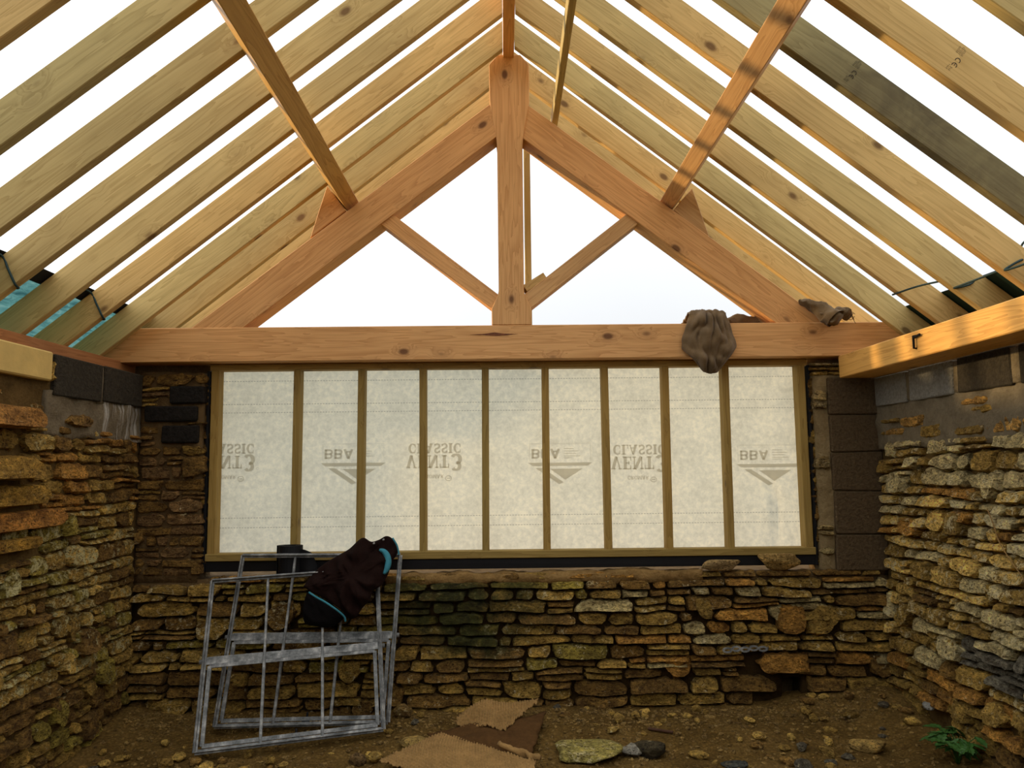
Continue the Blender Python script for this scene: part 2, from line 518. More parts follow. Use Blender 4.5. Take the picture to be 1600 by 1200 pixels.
def _membrane(t, d, tr):
    geo = nd(t, 'ShaderNodeNewGeometry'); P = geo.outputs['Position']
    n1 = noise_n(t, P, 30, 7, 0.68, 0.2); n2 = noise_n(t, P, 5, 4, 0.55)
    f = math_n(t, 'ADD', math_n(t, 'MULTIPLY', n1, .7), math_n(t, 'MULTIPLY', n2, .3))
    r = ramp(t, [(0.38, (0.70, 0.66, 0.53)), (0.50, (0.81, 0.765, 0.62)), (0.62, (0.95, 0.88, 0.69))])
    t.links.new(f, r.inputs[0])
    # dashed stitched seams
    sp = nd(t, 'ShaderNodeSeparateXYZ'); t.links.new(P, sp.inputs[0])
    dash = math_n(t, 'GREATER_THAN', math_n(t, 'FRACT', math_n(t, 'MULTIPLY', sp.outputs[0], 55.0)), 0.35)
    tot = None
    for z in (2.141, 1.989, 1.934, 1.253, 1.191, 1.028):
        a = math_n(t, 'LESS_THAN', math_n(t, 'ABSOLUTE', math_n(t, 'SUBTRACT', sp.outputs[2], z)), 0.0028)
        tot = a if tot is None else math_n(t, 'MAXIMUM', tot, a)
    k = math_n(t, 'MULTIPLY', math_n(t, 'MULTIPLY', tot, dash), 0.55)
    c = mixc(t, k, r.outputs[0], (0.27, 0.24, 0.18))
    t.links.new(c, d.inputs[0]); t.links.new(c, tr.inputs[0])
    return 0.66


MAT['membrane'] = translucent_mat('breather_membrane', _membrane)


def _ink(t, d, tr):
    d.inputs[0].default_value = (0.33, 0.30, 0.245, 1); tr.inputs[0].default_value = (0.79, 0.76, 0.69, 1)
    return 0.78


MAT['ink'] = translucent_mat('grey_print', _ink)


def _net(t, d, tr):
    geo = nd(t, 'ShaderNodeNewGeometry'); P = geo.outputs['Position']
    mp = nd(t, 'ShaderNodeMapping'); mp.inputs['Scale'].default_value = (30, 6, 12); mp.inputs['Rotation'].default_value = (0, 0, 0.6)
    t.links.new(P, mp.inputs[0])
    n = noise_n(t, mp.outputs[0], 1.0, 5, 0.65, 1.0)
    r = ramp(t, [(0.3, (0.03, 0.11, 0.13)), (0.5, (0.10, 0.28, 0.31)), (0.72, (0.24, 0.46, 0.48))])
    t.links.new(n, r.inputs[0])
    t.links.new(r.outputs[0], d.inputs[0]); t.links.new(r.outputs[0], tr.inputs[0])
    return 0.38


MAT['net'] = translucent_mat('teal_netting', _net)
MAT['net_shaded'] = plain('shade_darkened_netting', (0.006, 0.028, 0.020), 0.7)  # same teal sheeting as the left eaves, its shade put into the colour
MAT['net_edge'] = plain('navy_edge_band', (0.010, 0.012, 0.022), 0.7)


def dirt_mat():
    m, t, b = new_mat('earth_floor')
    geo = nd(t, 'ShaderNodeNewGeometry'); P = geo.outputs['Position']
    n1 = noise_n(t, P, 3.5, 6, 0.65, 0.3); n2 = noise_n(t, P, 45, 6, 0.75)
    vo = nd(t, 'ShaderNodeTexVoronoi', inputs={'Scale': 55.0}); t.links.new(P, vo.inputs['Vector'])
    r = ramp(t, [(0.3, (0.075, 0.04, 0.009)), (0.5, (0.19, 0.11, 0.027)), (0.7, (0.34, 0.205, 0.06))])
    f = math_n(t, 'ADD', math_n(t, 'MULTIPLY', n1, .55), math_n(t, 'MULTIPLY', n2, .45))
    t.links.new(f, r.inputs[0])
    sp = ramp(t, [(0.0, (1.5, 1.4, 1.2)), (0.25, (1, 1, 1)), (0.6, (0.7, 0.7, 0.7))])
    t.links.new(vo.outputs['Distance'], sp.inputs[0])
    c = mixc(t, 1.0, r.outputs[0], sp.outputs[0], 'MULTIPLY')
    t.links.new(c, b.inputs['Base Color'])
    b.inputs['Roughness'].default_value = 0.95; b.inputs['Specular IOR Level'].default_value = 0.1
    h = math_n(t, 'SUBTRACT', math_n(t, 'ADD', n2, n1), math_n(t, 'MULTIPLY', vo.outputs['Distance'], 0.6))
    bump_n(t, b, h, 0.9, 0.02)
    return m


MAT['dirt'] = dirt_mat()
MAT['grass'] = plain('rough_grass', (0.10, 0.11, 0.045), 0.95, nscale=1.5, namp=0.4)

# ------------------------------------------------------------------ setting: ground, floor, walls


def nz(p, s=1.0, seed=0.0):
    return noise.noise(V((p[0] * s + seed, p[1] * s + seed * 1.7, p[2] * s - seed)))


def sstep(a, b, x):
    t = max(0.0, min(1.0, (x - a) / (b - a)))
    return t * t * (3 - 2 * t)


def floor_z(x, y):
    z = 0.015 + 0.075 * sstep(4.25, 4.95, y)
    z += 0.07 * sstep(2.0, 2.35, x) + 0.05 * sstep(-1.95, -2.3, x)
    z += 0.07 * math.exp(-((x - 1.95) ** 2 / 0.25 + (y - 5.0) ** 2 / 0.08))
    z += 0.03 * noise.noise(V((x * 1.6, y * 1.6, 3.0))) + 0.012 * noise.noise(V((x * 6, y * 6, 1.0))) + 0.006 * noise.noise(V((x * 19, y * 19, 7)))
    return z


vs, fs = [], []
xs = [-2.75 + i * 0.04 for i in range(139)]
ys = [-1.9 + i * 0.25 for i in range(21)] + [3.4 + i * 0.035 for i in range(50)]
for y in ys:
    for x in xs: vs.append((x, y, floor_z(x, y)))
W = len(xs)
for j in range(len(ys) - 1):
    for i in range(W - 1):
        fs.append((j * W + i, j * W + i + 1, (j + 1) * W + i + 1, (j + 1) * W + i))
floor = tag(mobj('floor', vs, fs, MAT['dirt'], smooth=True), kind='structure')

ground = mobj('ground', [(-60, -60, -0.25), (60, -60, -0.25), (60, 60, -0.25), (-60, 60, -0.25)], [(0, 1, 2, 3)], MAT['grass'])
tag(ground, kind='structure')


def rough_boxes(name, boxes, mat, step=0.06, amp=0.012, parent=None):
    bm = bmesh.new()
    for (x0, x1, y0, y1, z0, z1) in boxes:
        nx, ny, nzz = [max(1, int(round((b - a) / step))) for a, b in ((x0, x1), (y0, y1), (z0, z1))]
        nx, ny, nzz = min(nx, 90), min(ny, 60), min(nzz, 40)

        def grid(o, u, v, nu, nv):
            base = []
            for j in range(nv + 1):
                for i in range(nu + 1):
                    p = V(o) + V(u) * (i / nu) + V(v) * (j / nv)
                    d = V((nz(p, 7, 1), nz(p, 7, 20), nz(p, 7, 40))) * amp + V((nz(p, 21, 5), nz(p, 21, 9), nz(p, 21, 3))) * amp * .5
                    base.append(bm.verts.new(p + d))
            for j in range(nv):
                for i in range(nu):
                    a = j * (nu + 1) + i
                    bm.faces.new((base[a], base[a + 1], base[a + nu + 2], base[a + nu + 1]))
        dx, dy, dz = (x1 - x0, 0, 0), (0, y1 - y0, 0), (0, 0, z1 - z0)
        grid((x0, y0, z0), dx, dz, nx, nzz)
        grid((x1, y1, z0), tuple(-k for k in dx), dz, nx, nzz)
        grid((x0, y1, z0), tuple(-k for k in dy), dz, ny, nzz)
        grid((x1, y0, z0), dy, dz, ny, nzz)
        grid((x0, y0, z1), dx, dy, nx, ny)
        grid((x0, y1, z0), dx, tuple(-k for k in dy), nx, ny)
    bmesh.ops.remove_doubles(bm, verts=bm.verts, dist=0.0005)
    bmesh.ops.recalc_face_normals(bm, faces=bm.faces)
    me = bpy.data.meshes.new(name); bm.to_mesh(me); bm.free()
    for p in me.polygons: p.use_smooth = True
    me.materials.append(mat)
    return put(bpy.data.objects.new(name, me), parent)


wall_left = tag(rough_boxes('wall_left', [(-2.80, -2.328, -1.6, 5.5, -0.15, 2.125)], MAT['gold_mortar']), kind='structure')
wall_right = tag(rough_boxes('wall_right', [(2.402, 2.85, -1.6, 5.5, -0.15, 2.085)], MAT['gold_mortar']), kind='structure')
wall_far = tag(rough_boxes('wall_far', [(-2.335, 1.70, 5.035, 5.5, -0.15, 0.885), (1.83, 2.405, 5.035, 5.5, -0.15, 0.885),
                                        (1.70, 1.83, 5.035, 5.5, 0.245, 0.885), (1.70, 1.83, 5.22, 5.5, -0.15, 0.25),
                                        (-2.335, -1.93, 5.03, 5.2, 0.87, 2.19), (1.995, 2.405, 5.03, 5.2, 0.87, 2.13),
                                        (-2.5, -1.93, 5.15, 5.26, 0.87, 2.33), (1.995, 2.55, 5.15, 5.26, 0.87, 2.33)], MAT['lime_mortar']), kind='structure')
wall_far.data.materials.append(MAT['earth_mortar'])
wall_far.data.materials.append(MAT['tan_mortar'])
for p_ in wall_far.data.polygons:
    if p_.center.z < .84 and p_.center.y < 5.2: p_.material_index = 1
    elif p_.center.x > 1.9 and p_.center.z > .9: p_.material_index = 2
wall_near = tag(rough_boxes('wall_near', [(-2.80, 2.85, -2.05, -1.6, -0.15, 2.1)], MAT['earth_mortar'], step=0.12), kind='structure')

# ---- rubble stones


def stone_verts(cell, d, rng, back=0.05, res=0.024, gap=0.004, rag=0.22, lip=0.35):
    """cell(a, b) -> (s, z) for a, b in 0..1; a hewn face with broken edges, proud towards its lower edge"""
    s0_, z0_ = cell(.5, .5)
    w = abs(cell(1, .5)[0] - cell(0, .5)[0]); h = abs(cell(.5, 1)[1] - cell(.5, 0)[1])
    nx = max(4, min(13, int(round(w / res)))); nzz = 3 if h < .07 else 4
    if h > .11: nzz = 5
    ga, gb = min(.2, gap / w), min(.2, gap / h)
    ea, eb = min(.16, .010 / w), min(.22, .009 / h)
    A = [0, ea] + [ea + (1 - 2 * ea) * i / (nx - 1) for i in range(1, nx - 1)] + [1 - ea, 1]
    B = [0, eb] + [eb + (1 - 2 * eb) * j / (nzz - 1) for j in range(1, nzz - 1)] + [1 - eb, 1]
    sd = rng.uniform(0, 100)
    ta, tb = rng.uniform(-.35, .35), rng.uniform(-.1, .35) + lip
    cc = [rng.uniform(0, .8) ** 1.4 for _ in range(4)]
    vs, fs = [], []
    for b_ in B:
        for a_ in A:
            e = min(a_ / max(ea, 1e-6), (1 - a_) / max(ea, 1e-6), b_ / max(eb, 1e-6), (1 - b_) / max(eb, 1e-6))
            aa = ga + a_ * (1 - 2 * ga); bb = gb + b_ * (1 - 2 * gb)
            # knock the corners off
            for k, (u, v) in enumerate(((0, 0), (1, 0), (0, 1), (1, 1))):
                da, db = abs(a_ - u) * w, abs(b_ - v) * h
                q = max(0, 1 - (da + db) / (h * .55)) * cc[k]
                aa += (.5 - aa) * q * min(1, h / w); bb += (.5 - bb) * q
            s_, z_ = cell(aa, bb)
            s_ -= s0_; z_ -= z0_
            k1 = noise.noise(V((s_ * 25 + sd, z_ * 25, 1))); k2 = noise.noise(V((s_ * 30, z_ * 30 + sd, 7)))
            if e < .5: s_ += k1 * h * rag; z_ += k2 * h * rag
            y = d * (1 + ta * (a_ - .5) - tb * (b_ - .5))
            y += min(.017, d * .6 + .004) * noise.noise(V((s_ * 13 + sd, z_ * 26, 3))) + min(.010, d * .3 + .004) * noise.noise(V((s_ * 38 + sd, z_ * 70, 5)))
            if e < .5: y = y * .45 - .006
            vs.append((s_, -max(y, -.01), z_))
    n = len(A); m_ = len(B)
    for j in range(m_ - 1):
        for i in range(n - 1):
            q = j * n + i
            fs.append((q, q + 1, q + n + 1, q + n))
    nx2, nz2 = n - 1, m_ - 1
    bord = [i for i in range(nx2)] + [nx2 + j * n for j in range(nz2)] + [nz2 * n + nx2 - i for i in range(nx2)] + [(nz2 - j) * n for j in range(nz2)]
    k0 = len(vs)
    for q in bord:
        vs.append((vs[q][0] * .94, back, vs[q][2] * .94))
    m = len(bord)
    for i in range(m):
        i2 = (i + 1) % m
        fs.append((bord[i2], bord[i], k0 + i, k0 + i2))
    return vs, fs, (s0_, z0_)


def place_stone(name, parent, org, S, N, cell, d, mat, color, rng, **kw):
    vs, fs, (sc, zc) = stone_verts(cell, d, rng, **kw)
    R = Matrix((V(S), -V(N), V((0, 0, 1)))).transposed().to_4x4()
    m = Matrix.Translation(V(org) + V(S) * sc + V((0, 0, zc))) @ R
    o = mobj(name, vs, fs, mat, parent, True, m)
    o.color = color
    try: o.data.set_sharp_from_angle(angle=math.radians(38))
    except Exception: pass
    return o


def add_stone(name, parent, org, S, N, s, z, w, h, d, mat, color, rng, **kw):
    cell = lambda a, b: (s + (a - .5) * w, z + (b - .5) * h)
    return place_stone(name, parent, org, S, N, cell, d, mat, color, rng, **kw)


def lay(parent, org, S, N, s0, s1, z0, z1, hr, wr, rng, mat, colour, keep=None, stuff=None, depth=(0.015, 0.05), wob=0.42, bedamp=1.0, **kw):
    """lay tight courses of rubble between wavy bed joints; keep(s,z,w,h) rejects a place,
    stones for which stuff(s) holds are joined into one part"""
    zs = [z0]
    while zs[-1] < z1 - hr[0] * .6: zs.append(zs[-1] + rng.uniform(*hr))
    k_ = (z1 - z0) / (zs[-1] - z0)
    zs = [z0 + (z - z0) * k_ for z in zs]
    sd = rng.uniform(0, 50)

    def bed(k, s):
        if k == 0 or k == len(zs) - 1: return zs[k]
        amp = wob * min(zs[k] - zs[k - 1], zs[k + 1] - zs[k]) * bedamp
        return zs[k] + amp * (noise.noise(V((s * 1.7, k * 7.3, sd))) * 1.1 + .5 * noise.noise(V((s * 6, k * 3.1, sd + 5))))
    n = 0
    sv, sf_ = [], []
    for k in range(len(zs) - 1):
        hc = zs[k + 1] - zs[k]
        s = s0 - rng.uniform(0, wr[0])
        slantL = 0.0
        while s < s1 - .03:
            w = rng.uniform(*wr) * (0.75 + .5 * hc / hr[1])
            if rng.random() < .25: w *= .5
            if s + w > s1 - .06: w = s1 - s
            a0, a1 = max(s, s0), s + w
            slantR = rng.uniform(-.22, .22) * hc if a1 < s1 - .01 else 0
            if a1 - a0 > .045:
                def cell0(a, b, a0=a0, a1=a1, l=slantL, r=slantR, k=k):
                    ss = (a0 + l * (b - .5)) * (1 - a) + (a1 + r * (b - .5)) * a
                    return ss, bed(k, ss) * (1 - b) + bed(k + 1, ss) * b
                cells = [cell0]
                tall = k < len(zs) - 3 and rng.random() < .10 and a1 - a0 < .22
                if tall:
                    def cellT(a, b, a0=a0, a1=a1, k=k):
                        ss = a0 * (1 - a) + a1 * a
                        return ss, bed(k, ss) * (1 - b) + bed(k + 2, ss) * b
                    cells = [cellT]
                if not tall and hc > .06 and rng.random() < .20:          # two thin stones in one bed
                    q = rng.uniform(.38, .62)
                    cells = [lambda a, b, q=q, c=cell0: c(a, b * q), lambda a, b, q=q, c=cell0: c(a, q + b * (1 - q))]
                for c in cells:
                    sc, zc = c(.5, .5); ww = a1 - a0; hh = c(.5, 1)[1] - c(.5, 0)[1]
                    if keep is not None and not keep(sc, zc, ww, hh): continue
                    col = colour(sc, zc, rng)
                    d = rng.uniform(*depth) + (.018 if tall else 0)
                    if stuff and stuff(sc):
                        vs, fs, (cs, cz) = stone_verts(c, d, rng, res=0.07, **kw)
                        R = Matrix((V(S), -V(N), V((0, 0, 1)))).transposed().to_4x4()
                        m = Matrix.Translation(V(org) + V(S) * cs + V((0, 0, cz))) @ R
                        kk = len(sv)
                        sv += [m @ V(v) for v in vs]; sf_ += [tuple(i + kk for i in f) for f in fs]
                    else:
                        place_stone('stone', parent, org, S, N, c, d, mat, col, rng, **kw); n += 1
            slantL = slantR
            s += w
    if sv:
        o = mobj('rubble_masonry', sv, sf_, mat, parent, True)
        o['kind'] = 'stuff'; o.color = (0.26, 0.165, 0.06, 0.3)
    return n


def pick(rng, pal):
    tot = sum(p[0] for p in pal); r = rng.uniform(0, tot)
    for w, c, a in pal:
        r -= w
        if r <= 0: break
    k = rng.uniform(.8, 1.2)
    return (c[0] * k, c[1] * k, c[2] * k, max(0, min(1, a + rng.uniform(-.2, .2))))


OCHRE = (0.37, 0.235, 0.055); BROWN = (0.22, 0.125, 0.031); GOLD = (0.54, 0.355, 0.09); ORANGE = (0.42, 0.215, 0.045)
GREY = (0.46, 0.37, 0.175); OLIVE = (0.29, 0.22, 0.040)

rng = random.Random(11)


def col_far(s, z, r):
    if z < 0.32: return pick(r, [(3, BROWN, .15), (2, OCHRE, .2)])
    if s < 0.6: return pick(r, [(3, OCHRE, .35), (2, OLIVE, .4), (2, BROWN, .3), (1, GOLD, .4)])
    return pick(r, [(3, OCHRE, .3), (2, BROWN, .2), (1.5, ORANGE, .1), (1, GREY, .4)])


def in_hole(s, z, w, h):
    if abs(s - 1.765) < w * .36 + .065 and abs(z - 0.188) < h * .4 + .05: return False
    if abs(s - 1.70) < .16 and abs(z - 0.345) < .05: return False
    return True


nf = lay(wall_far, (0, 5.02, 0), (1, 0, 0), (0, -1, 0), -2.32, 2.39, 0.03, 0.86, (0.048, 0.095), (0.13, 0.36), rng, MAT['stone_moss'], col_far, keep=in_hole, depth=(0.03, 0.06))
add_stone('stone', wall_far, (0, 5.02, 0), (1, 0, 0), (0, -1, 0), 1.70, .345, .335, .125, .055, MAT['stone'], ORANGE + (.05,), rng)
# thin shattered top course, laid on mortar
nf += lay(wall_far, (0, 5.03, 0), (1, 0, 0), (0, -1, 0), -1.85, 2.35, 0.862, 0.905, (0.04, 0.045), (0.12, 0.3), rng, MAT['stone'],
          lambda s, z, r: pick(r, [(2, OCHRE, .15), (2, BROWN, .1), (1, ORANGE, 0)]), depth=(0.02, 0.05))
rough_boxes('mortar_bed', [(-.75, 1.22, 4.992, 5.10, .845, .905)], MAT['sand_mortar'], step=.025, amp=.02, parent=wall_far)
# left pier: bricks reserved
BR = [(-2.02, 2.040, .22, .118), (-2.118, 1.921, .33, .105), (-2.055, 1.790, .23, .125)]


def pier_keep(s, z, w, h):
    for (x, zz, bw, bh) in BR:
        if abs(s - x) < bw / 2 + .02 and abs(z - zz) < bh / 2 + .005: return False
    return True


nf += lay(wall_far, (0, 5.02, 0), (1, 0, 0), (0, -1, 0), -2.32, -1.90, 0.91, 2.18, (0.05, 0.085), (0.1, 0.24), rng, MAT['stone'],
          lambda s, z, r: pick(r, [(3, BROWN, .12), (2, (0.24, .14, .055), .1), (1, OCHRE, .25 if z > 1.1 else .8)]), keep=pier_keep, depth=(0.004, 0.018), lip=.2)


def block(name, parent, x0, x1, y0, y1, z0, z1, mat, ch=0.006, amp=0.003):
    bm = bmesh.new()
    bmesh.ops.create_cube(bm, size=1)
    for v in bm.verts:
        v.co = V(((v.co.x) * (x1 - x0), v.co.y * (y1 - y0), v.co.z * (z1 - z0)))
    bmesh.ops.bevel(bm, geom=list(bm.edges), offset=ch, segments=1, affect='EDGES')
    for v in bm.verts:
        p = v.co + V((x0, y0, z0))
        v.co += V((nz(p, 9, 1), nz(p, 9, 2), nz(p, 9, 3))) * amp * 2
    me = bpy.data.meshes.new(name); bm.to_mesh(me); bm.free()
    me.materials.append(mat)
    o = bpy.data.objects.new(name, me); o.location = ((x0 + x1) / 2, (y0 + y1) / 2, (z0 + z1) / 2)
    return put(o, parent)


for (x, z, w, h) in BR:
    block('brick', wall_far, x - w / 2, x + w / 2, 4.995, 5.2, z - h / 2 + .006, z + h / 2 - .006, MAT['brick_black'], 0.008, .004)
# right pier: concrete blocks on their stone reveal
for i, (z0, z1) in enumerate([(1.873, 2.112), (1.640, 1.868), (1.392, 1.635), (1.122, 1.387), (0.895, 1.117)]):
    block('concrete_block', wall_far, 2.075 + .004 * (i % 2), 2.40, 5.0, 5.25, z0, z1, MAT['block_brown'], .007, .004)
nf += lay(wall_far, (0, 5.01, 0), (1, 0, 0), (0, -1, 0), 1.975, 2.072, 0.91, 2.12, (0.045, 0.10), (0.09, 0.12), rng, MAT['stone'],
          lambda s, z, r: pick(r, [(2, (.34, .25, .11), .3), (1, (.42, .33, .15), .6)]), depth=(0.004, 0.012), lip=.05, wob=.2, keep=lambda s, z, w, h: rng.random() < .5)
nf += lay(wall_far, (0, 5.04, 0), (1, 0, 0), (0, -1, 0), 1.975, 2.36, 2.125, 2.215, (0.03, 0.045), (0.09, 0.2), rng, MAT['stone'],
          lambda s, z, r: pick(r, [(2, OCHRE, .3), (1, GREY, .5)]), depth=(0.02, 0.05))
# reveals of the opening (faces turned to the frame)
for (xx, sx) in ((-1.915, 1), (1.985, -1)):
    nf += lay(wall_far, (xx, 0, 0), (0, -sx, 0) if sx > 0 else (0, 1, 0), (sx, 0, 0), -5.26 if sx > 0 else 5.06, -5.06 if sx > 0 else 5.26, 0.92, 2.12, (0.07, 0.13), (0.19, 0.21), rng, MAT['stone'],
              lambda s, z, r: pick(r, [(2, BROWN, .1), (1, OCHRE, .2)]), depth=(0.01, 0.02))

# ---- left wall (face at x = -2.30, s runs along +y)
QL = [(3.55, 1.822, .62, .13), (3.55, 1.585, .64, .135), (3.72, 1.455, .56, .125), (3.80, 1.335, .74, .115), (3.70, 1.225, .5, .085)]


def left_keep(s, z, w, h):
    if s > 3.93 and z > 1.80 + .05 * math.sin(s * 9): return False
    if s < 4.0 and z + h / 2 > 1.99: return False
    for (y, zz, bw, bh) in QL:
        if abs(s - y) < bw / 2 - .03 and abs(z - zz) < bh / 2: return False
    return True


def col_left(s, z, r):
    if z > 1.35: return pick(r, [(3, ORANGE, .15), (2, OCHRE, .3), (2, BROWN, .15), (1, GOLD, .6)])
    if z > .5: return pick(r, [(3, OCHRE, .5), (2, OLIVE, .6), (1.5, BROWN, .3), (1, GOLD, .7)])
    return pick(r, [(3, OCHRE, .25), (3, BROWN, .15), (1, OLIVE, .3)])


nl = lay(wall_left, (-2.32, 0, 0), (0, 1, 0), (1, 0, 0), 2.0, 4.99, 0.05, 2.0, (0.05, 0.105), (0.10, 0.27), rng, MAT['stone_lichen'], col_left,
         keep=left_keep, stuff=lambda s: s < 3.15, depth=(0.008, 0.036))
for (y, z, w, h) in QL:
    add_stone('quoin_stone', wall_left, (-2.32, 0, 0), (0, 1, 0), (1, 0, 0), y, z, w - .02, h - .015, .10 if z > 1.5 else .055, MAT['stone'],
              tuple(c * random.uniform(.9, 1.2) for c in ORANGE) + (.12,), rng, rag=.05, lip=.05)
rough = rough_boxes('cement_render', [(-2.36, -2.312, 3.97, 5.03, 1.74, 1.975)], MAT['cement_streaked'], step=.03, amp=.022, parent=wall_left)
block('concrete_block', wall_left, -2.50, -2.298, 4.03, 4.495, 1.955, 2.168, MAT['block_dark'])
block('concrete_block', wall_left, -2.50, -2.298, 4.525, 4.995, 1.962, 2.168, MAT['block_dark'])
rough_boxes('block_joint', [(-2.46, -2.308, 4.48, 4.54, 1.95, 2.16)], MAT['cement'], step=.04, amp=.004, parent=wall_left)
block('lintel', wall_left, -2.52, -2.285, 2.3, 3.975, 2.022, 2.168, MAT['lintel'], .008, .002)
add_stone('stone', wall_left, (-2.32, 0, 0), (0, 1, 0), (1, 0, 0), 4.0, 2.085, .045, .14, .03, MAT['stone'], GOLD + (.2,), rng)

# ---- right wall (face at x = 2.38, s runs along -y so it reads left to right)


def right_keep(s, z, w, h):
    y = -s
    if z + h / 2 > 1.905: return False
    lim = 1.70 if y > 4.3 else 1.70 + (4.3 - y) * .16
    if z + h / 2 > lim and rng.random() < (.8 if y > 4.3 else .55): return False
    if abs(y - 4.50) < w / 2 + .045 and abs(z - .17) < h / 2 + .05: return False
    return True


PALE = (0.60, 0.49, 0.245); RGOLD = (0.70, 0.47, 0.13)


def col_right(s, z, r):
    y = -s
    if z > 1.70: return pick(r, [(2, (.52, .30, .08), .1), (1, OCHRE, .2)])
    if z > 1.42: return pick(r, [(4, PALE, .5), (1, OCHRE, .4)])
    if z > 0.95: return pick(r, [(4, RGOLD, .6), (2, OCHRE, .6), (2, PALE, .7), (1, ORANGE, .3)])
    if y < 4.15 and .5 < z < .66: return (0.17, 0.155, 0.12, .1)
    if z > .45: return pick(r, [(3, OCHRE, .45), (2, PALE, .5), (2.5, RGOLD, .45), (1, BROWN, .2)])
    return pick(r, [(3, OCHRE, .2), (2, BROWN, .1), (1.5, ORANGE, .1)])


nr = lay(wall_right, (2.39, 0, 0), (0, -1, 0), (-1, 0, 0), -4.99, -3.25, 0.05, 1.70, (0.048, 0.10), (0.10, 0.26), rng, MAT['stone'], col_right, keep=right_keep, depth=(0.02, 0.055))
nr += lay(wall_right, (2.385, 0, 0), (0, -1, 0), (-1, 0, 0), -4.95, -3.25, 1.70, 1.90, (0.045, 0.08), (0.10, 0.24), rng, MAT['stone'], col_right, keep=right_keep, depth=(0.012, 0.022), lip=.1)
lay(wall_right, (2.39, 0, 0), (0, -1, 0), (-1, 0, 0), -3.25, -1.8, 0.05, 1.92, (0.05, 0.09), (0.12, 0.30), rng, MAT['stone'], col_right, stuff=lambda s: True, depth=(0.03, 0.06))
rough_boxes('cement_render', [(2.376, 2.44, 1.8, 5.03, 1.66, 1.93)], MAT['cement'], step=.03, amp=.022, parent=wall_right)
for (y0, y1, mt) in [(4.60, 4.985, 'block_light'), (4.105, 4.555, 'block_light'), (3.63, 4.06, 'block_dark'), (3.14, 3.57, 'block_dark'), (2.65, 3.08, 'block_light')]:
    block('concrete_block', wall_right, 2.362, 2.60, y0, y1, 1.922, 2.105, MAT[mt])
rough_boxes('block_joint', [(2.370, 2.5, 1.9, 4.98, 1.93, 2.095)], MAT['cement'], step=.05, amp=.004, parent=wall_right)

# ------------------------------------------------------------------ roof timbers
CX = 0.047                      # roof centre line
RS = 0.79                       # rafter slope
RZ = 4.28                       # rafter underside on the centre line
TH = math.atan(RS)


def rafter(side, y, mat, label, tail=2.86):
    """side -1 left, +1 right; y = face towards the camera"""
    d = V((side * math.cos(TH), 0, -math.sin(TH)))
    n = V((side * math.sin(TH), 0, math.cos(TH)))
    h = 0.15
    p0 = V((CX + side * 0.038, y + 0.0235, RZ - RS * 0.038)) + n * h / 2 - d * (h / 2) * math.tan(TH)
    L = (tail - 0.038) / math.cos(TH)
    o = beam('rafter', p0, p0 + d * L, 0.047, h, mat, up=n, cut0=-math.tan(TH), seg=6, warp=0.002)
    return tag(o, label, 'rafter', 'common rafters of the open roof')


ORD = ['first', 'second', 'third', 'fourth', 'fifth', 'sixth', 'seventh', 'eighth', 'ninth']
LY = [4.83 - 0.4 * k for k in range(9)]
RY = [4.80 - 0.4 * k for k in range(9)]
kinds_l = ['rafter_green', 'rafter', 'rafter', 'rafter', 'rafter', 'rafter_green', 'rafter', 'rafter', 'rafter']
kinds_r = ['rafter_green', 'rafter', 'rafter_green', 'rafter', 'rafter_stained', 'rafter', 'rafter_green', 'rafter', 'rafter']
raf_r = []
for k in range(8):
    if k < 7:
        ll = 'pale softwood rafter on the left slope, %s in front of the king post truss' % ORD[k]
    else:
        ll = 'pale softwood rafter high on the left slope, nearest the viewer above the frame'
    rafter(-1, LY[k], MAT[kinds_l[k]], ll)
    if k == 4: lr = 'greenish rafter with dark stain and black grading stamp, right slope'
    elif k == 5: lr = 'pale rafter with a black grading stamp near two nail holes, right slope'
    elif k < 7: lr = 'softwood rafter on the right slope, %s in front of the king post truss' % ORD[k]
    else: lr = 'softwood rafter high on the right slope, nearest the viewer above the frame'
    raf_r.append(rafter(1, RY[k], MAT[kinds_r[k]], lr))
for k, y in enumerate((5.21, 5.55)):
    nm = ('first', 'second')[k]
    rafter(-1, y, MAT['rafter'], 'golden rafter on the left slope, %s behind the king post truss' % nm)
    rafter(1, y, MAT['rafter'], 'golden rafter on the right slope, %s behind the king post truss' % nm)

# grading stamps: flat print on the two marked rafters (letters and bars a hair proud of the face)


def strokes_mesh(name, polys, mat, parent, to_world):
    vs, fs = [], []
    for p in polys:
        k = len(vs)
        vs += [to_world(*q) for q in p]
        fs.append(tuple(range(k, k + len(p))))
    return mobj(name, vs, fs, mat, parent)


def barp(x0, y0, x1, y1, t):
    dx, dy = x1 - x0, y1 - y0
    L = math.hypot(dx, dy); nx, ny = -dy / L * t / 2, dx / L * t / 2
    return [[(x0 + nx, y0 + ny), (x0 - nx, y0 - ny), (x1 - nx, y1 - ny), (x1 + nx, y1 + ny)]]


def arcp(cx, cy, rx, ry, a0, a1, t, n=12, t2=None):
    out = []
    for i in range(n):
        q = []
        for j in (i, i + 1):
            a = math.radians(a0 + (a1 - a0) * j / n)
            w = t if t2 is None else t + (t2 - t) * abs(math.cos(a))
            for s in (-1, 1):
                q.append((cx + (rx + s * w / 2) * math.cos(a), cy + (ry + s * w / 2) * math.sin(a)))
        out.append([q[0], q[1], q[3], q[2]])
    return out


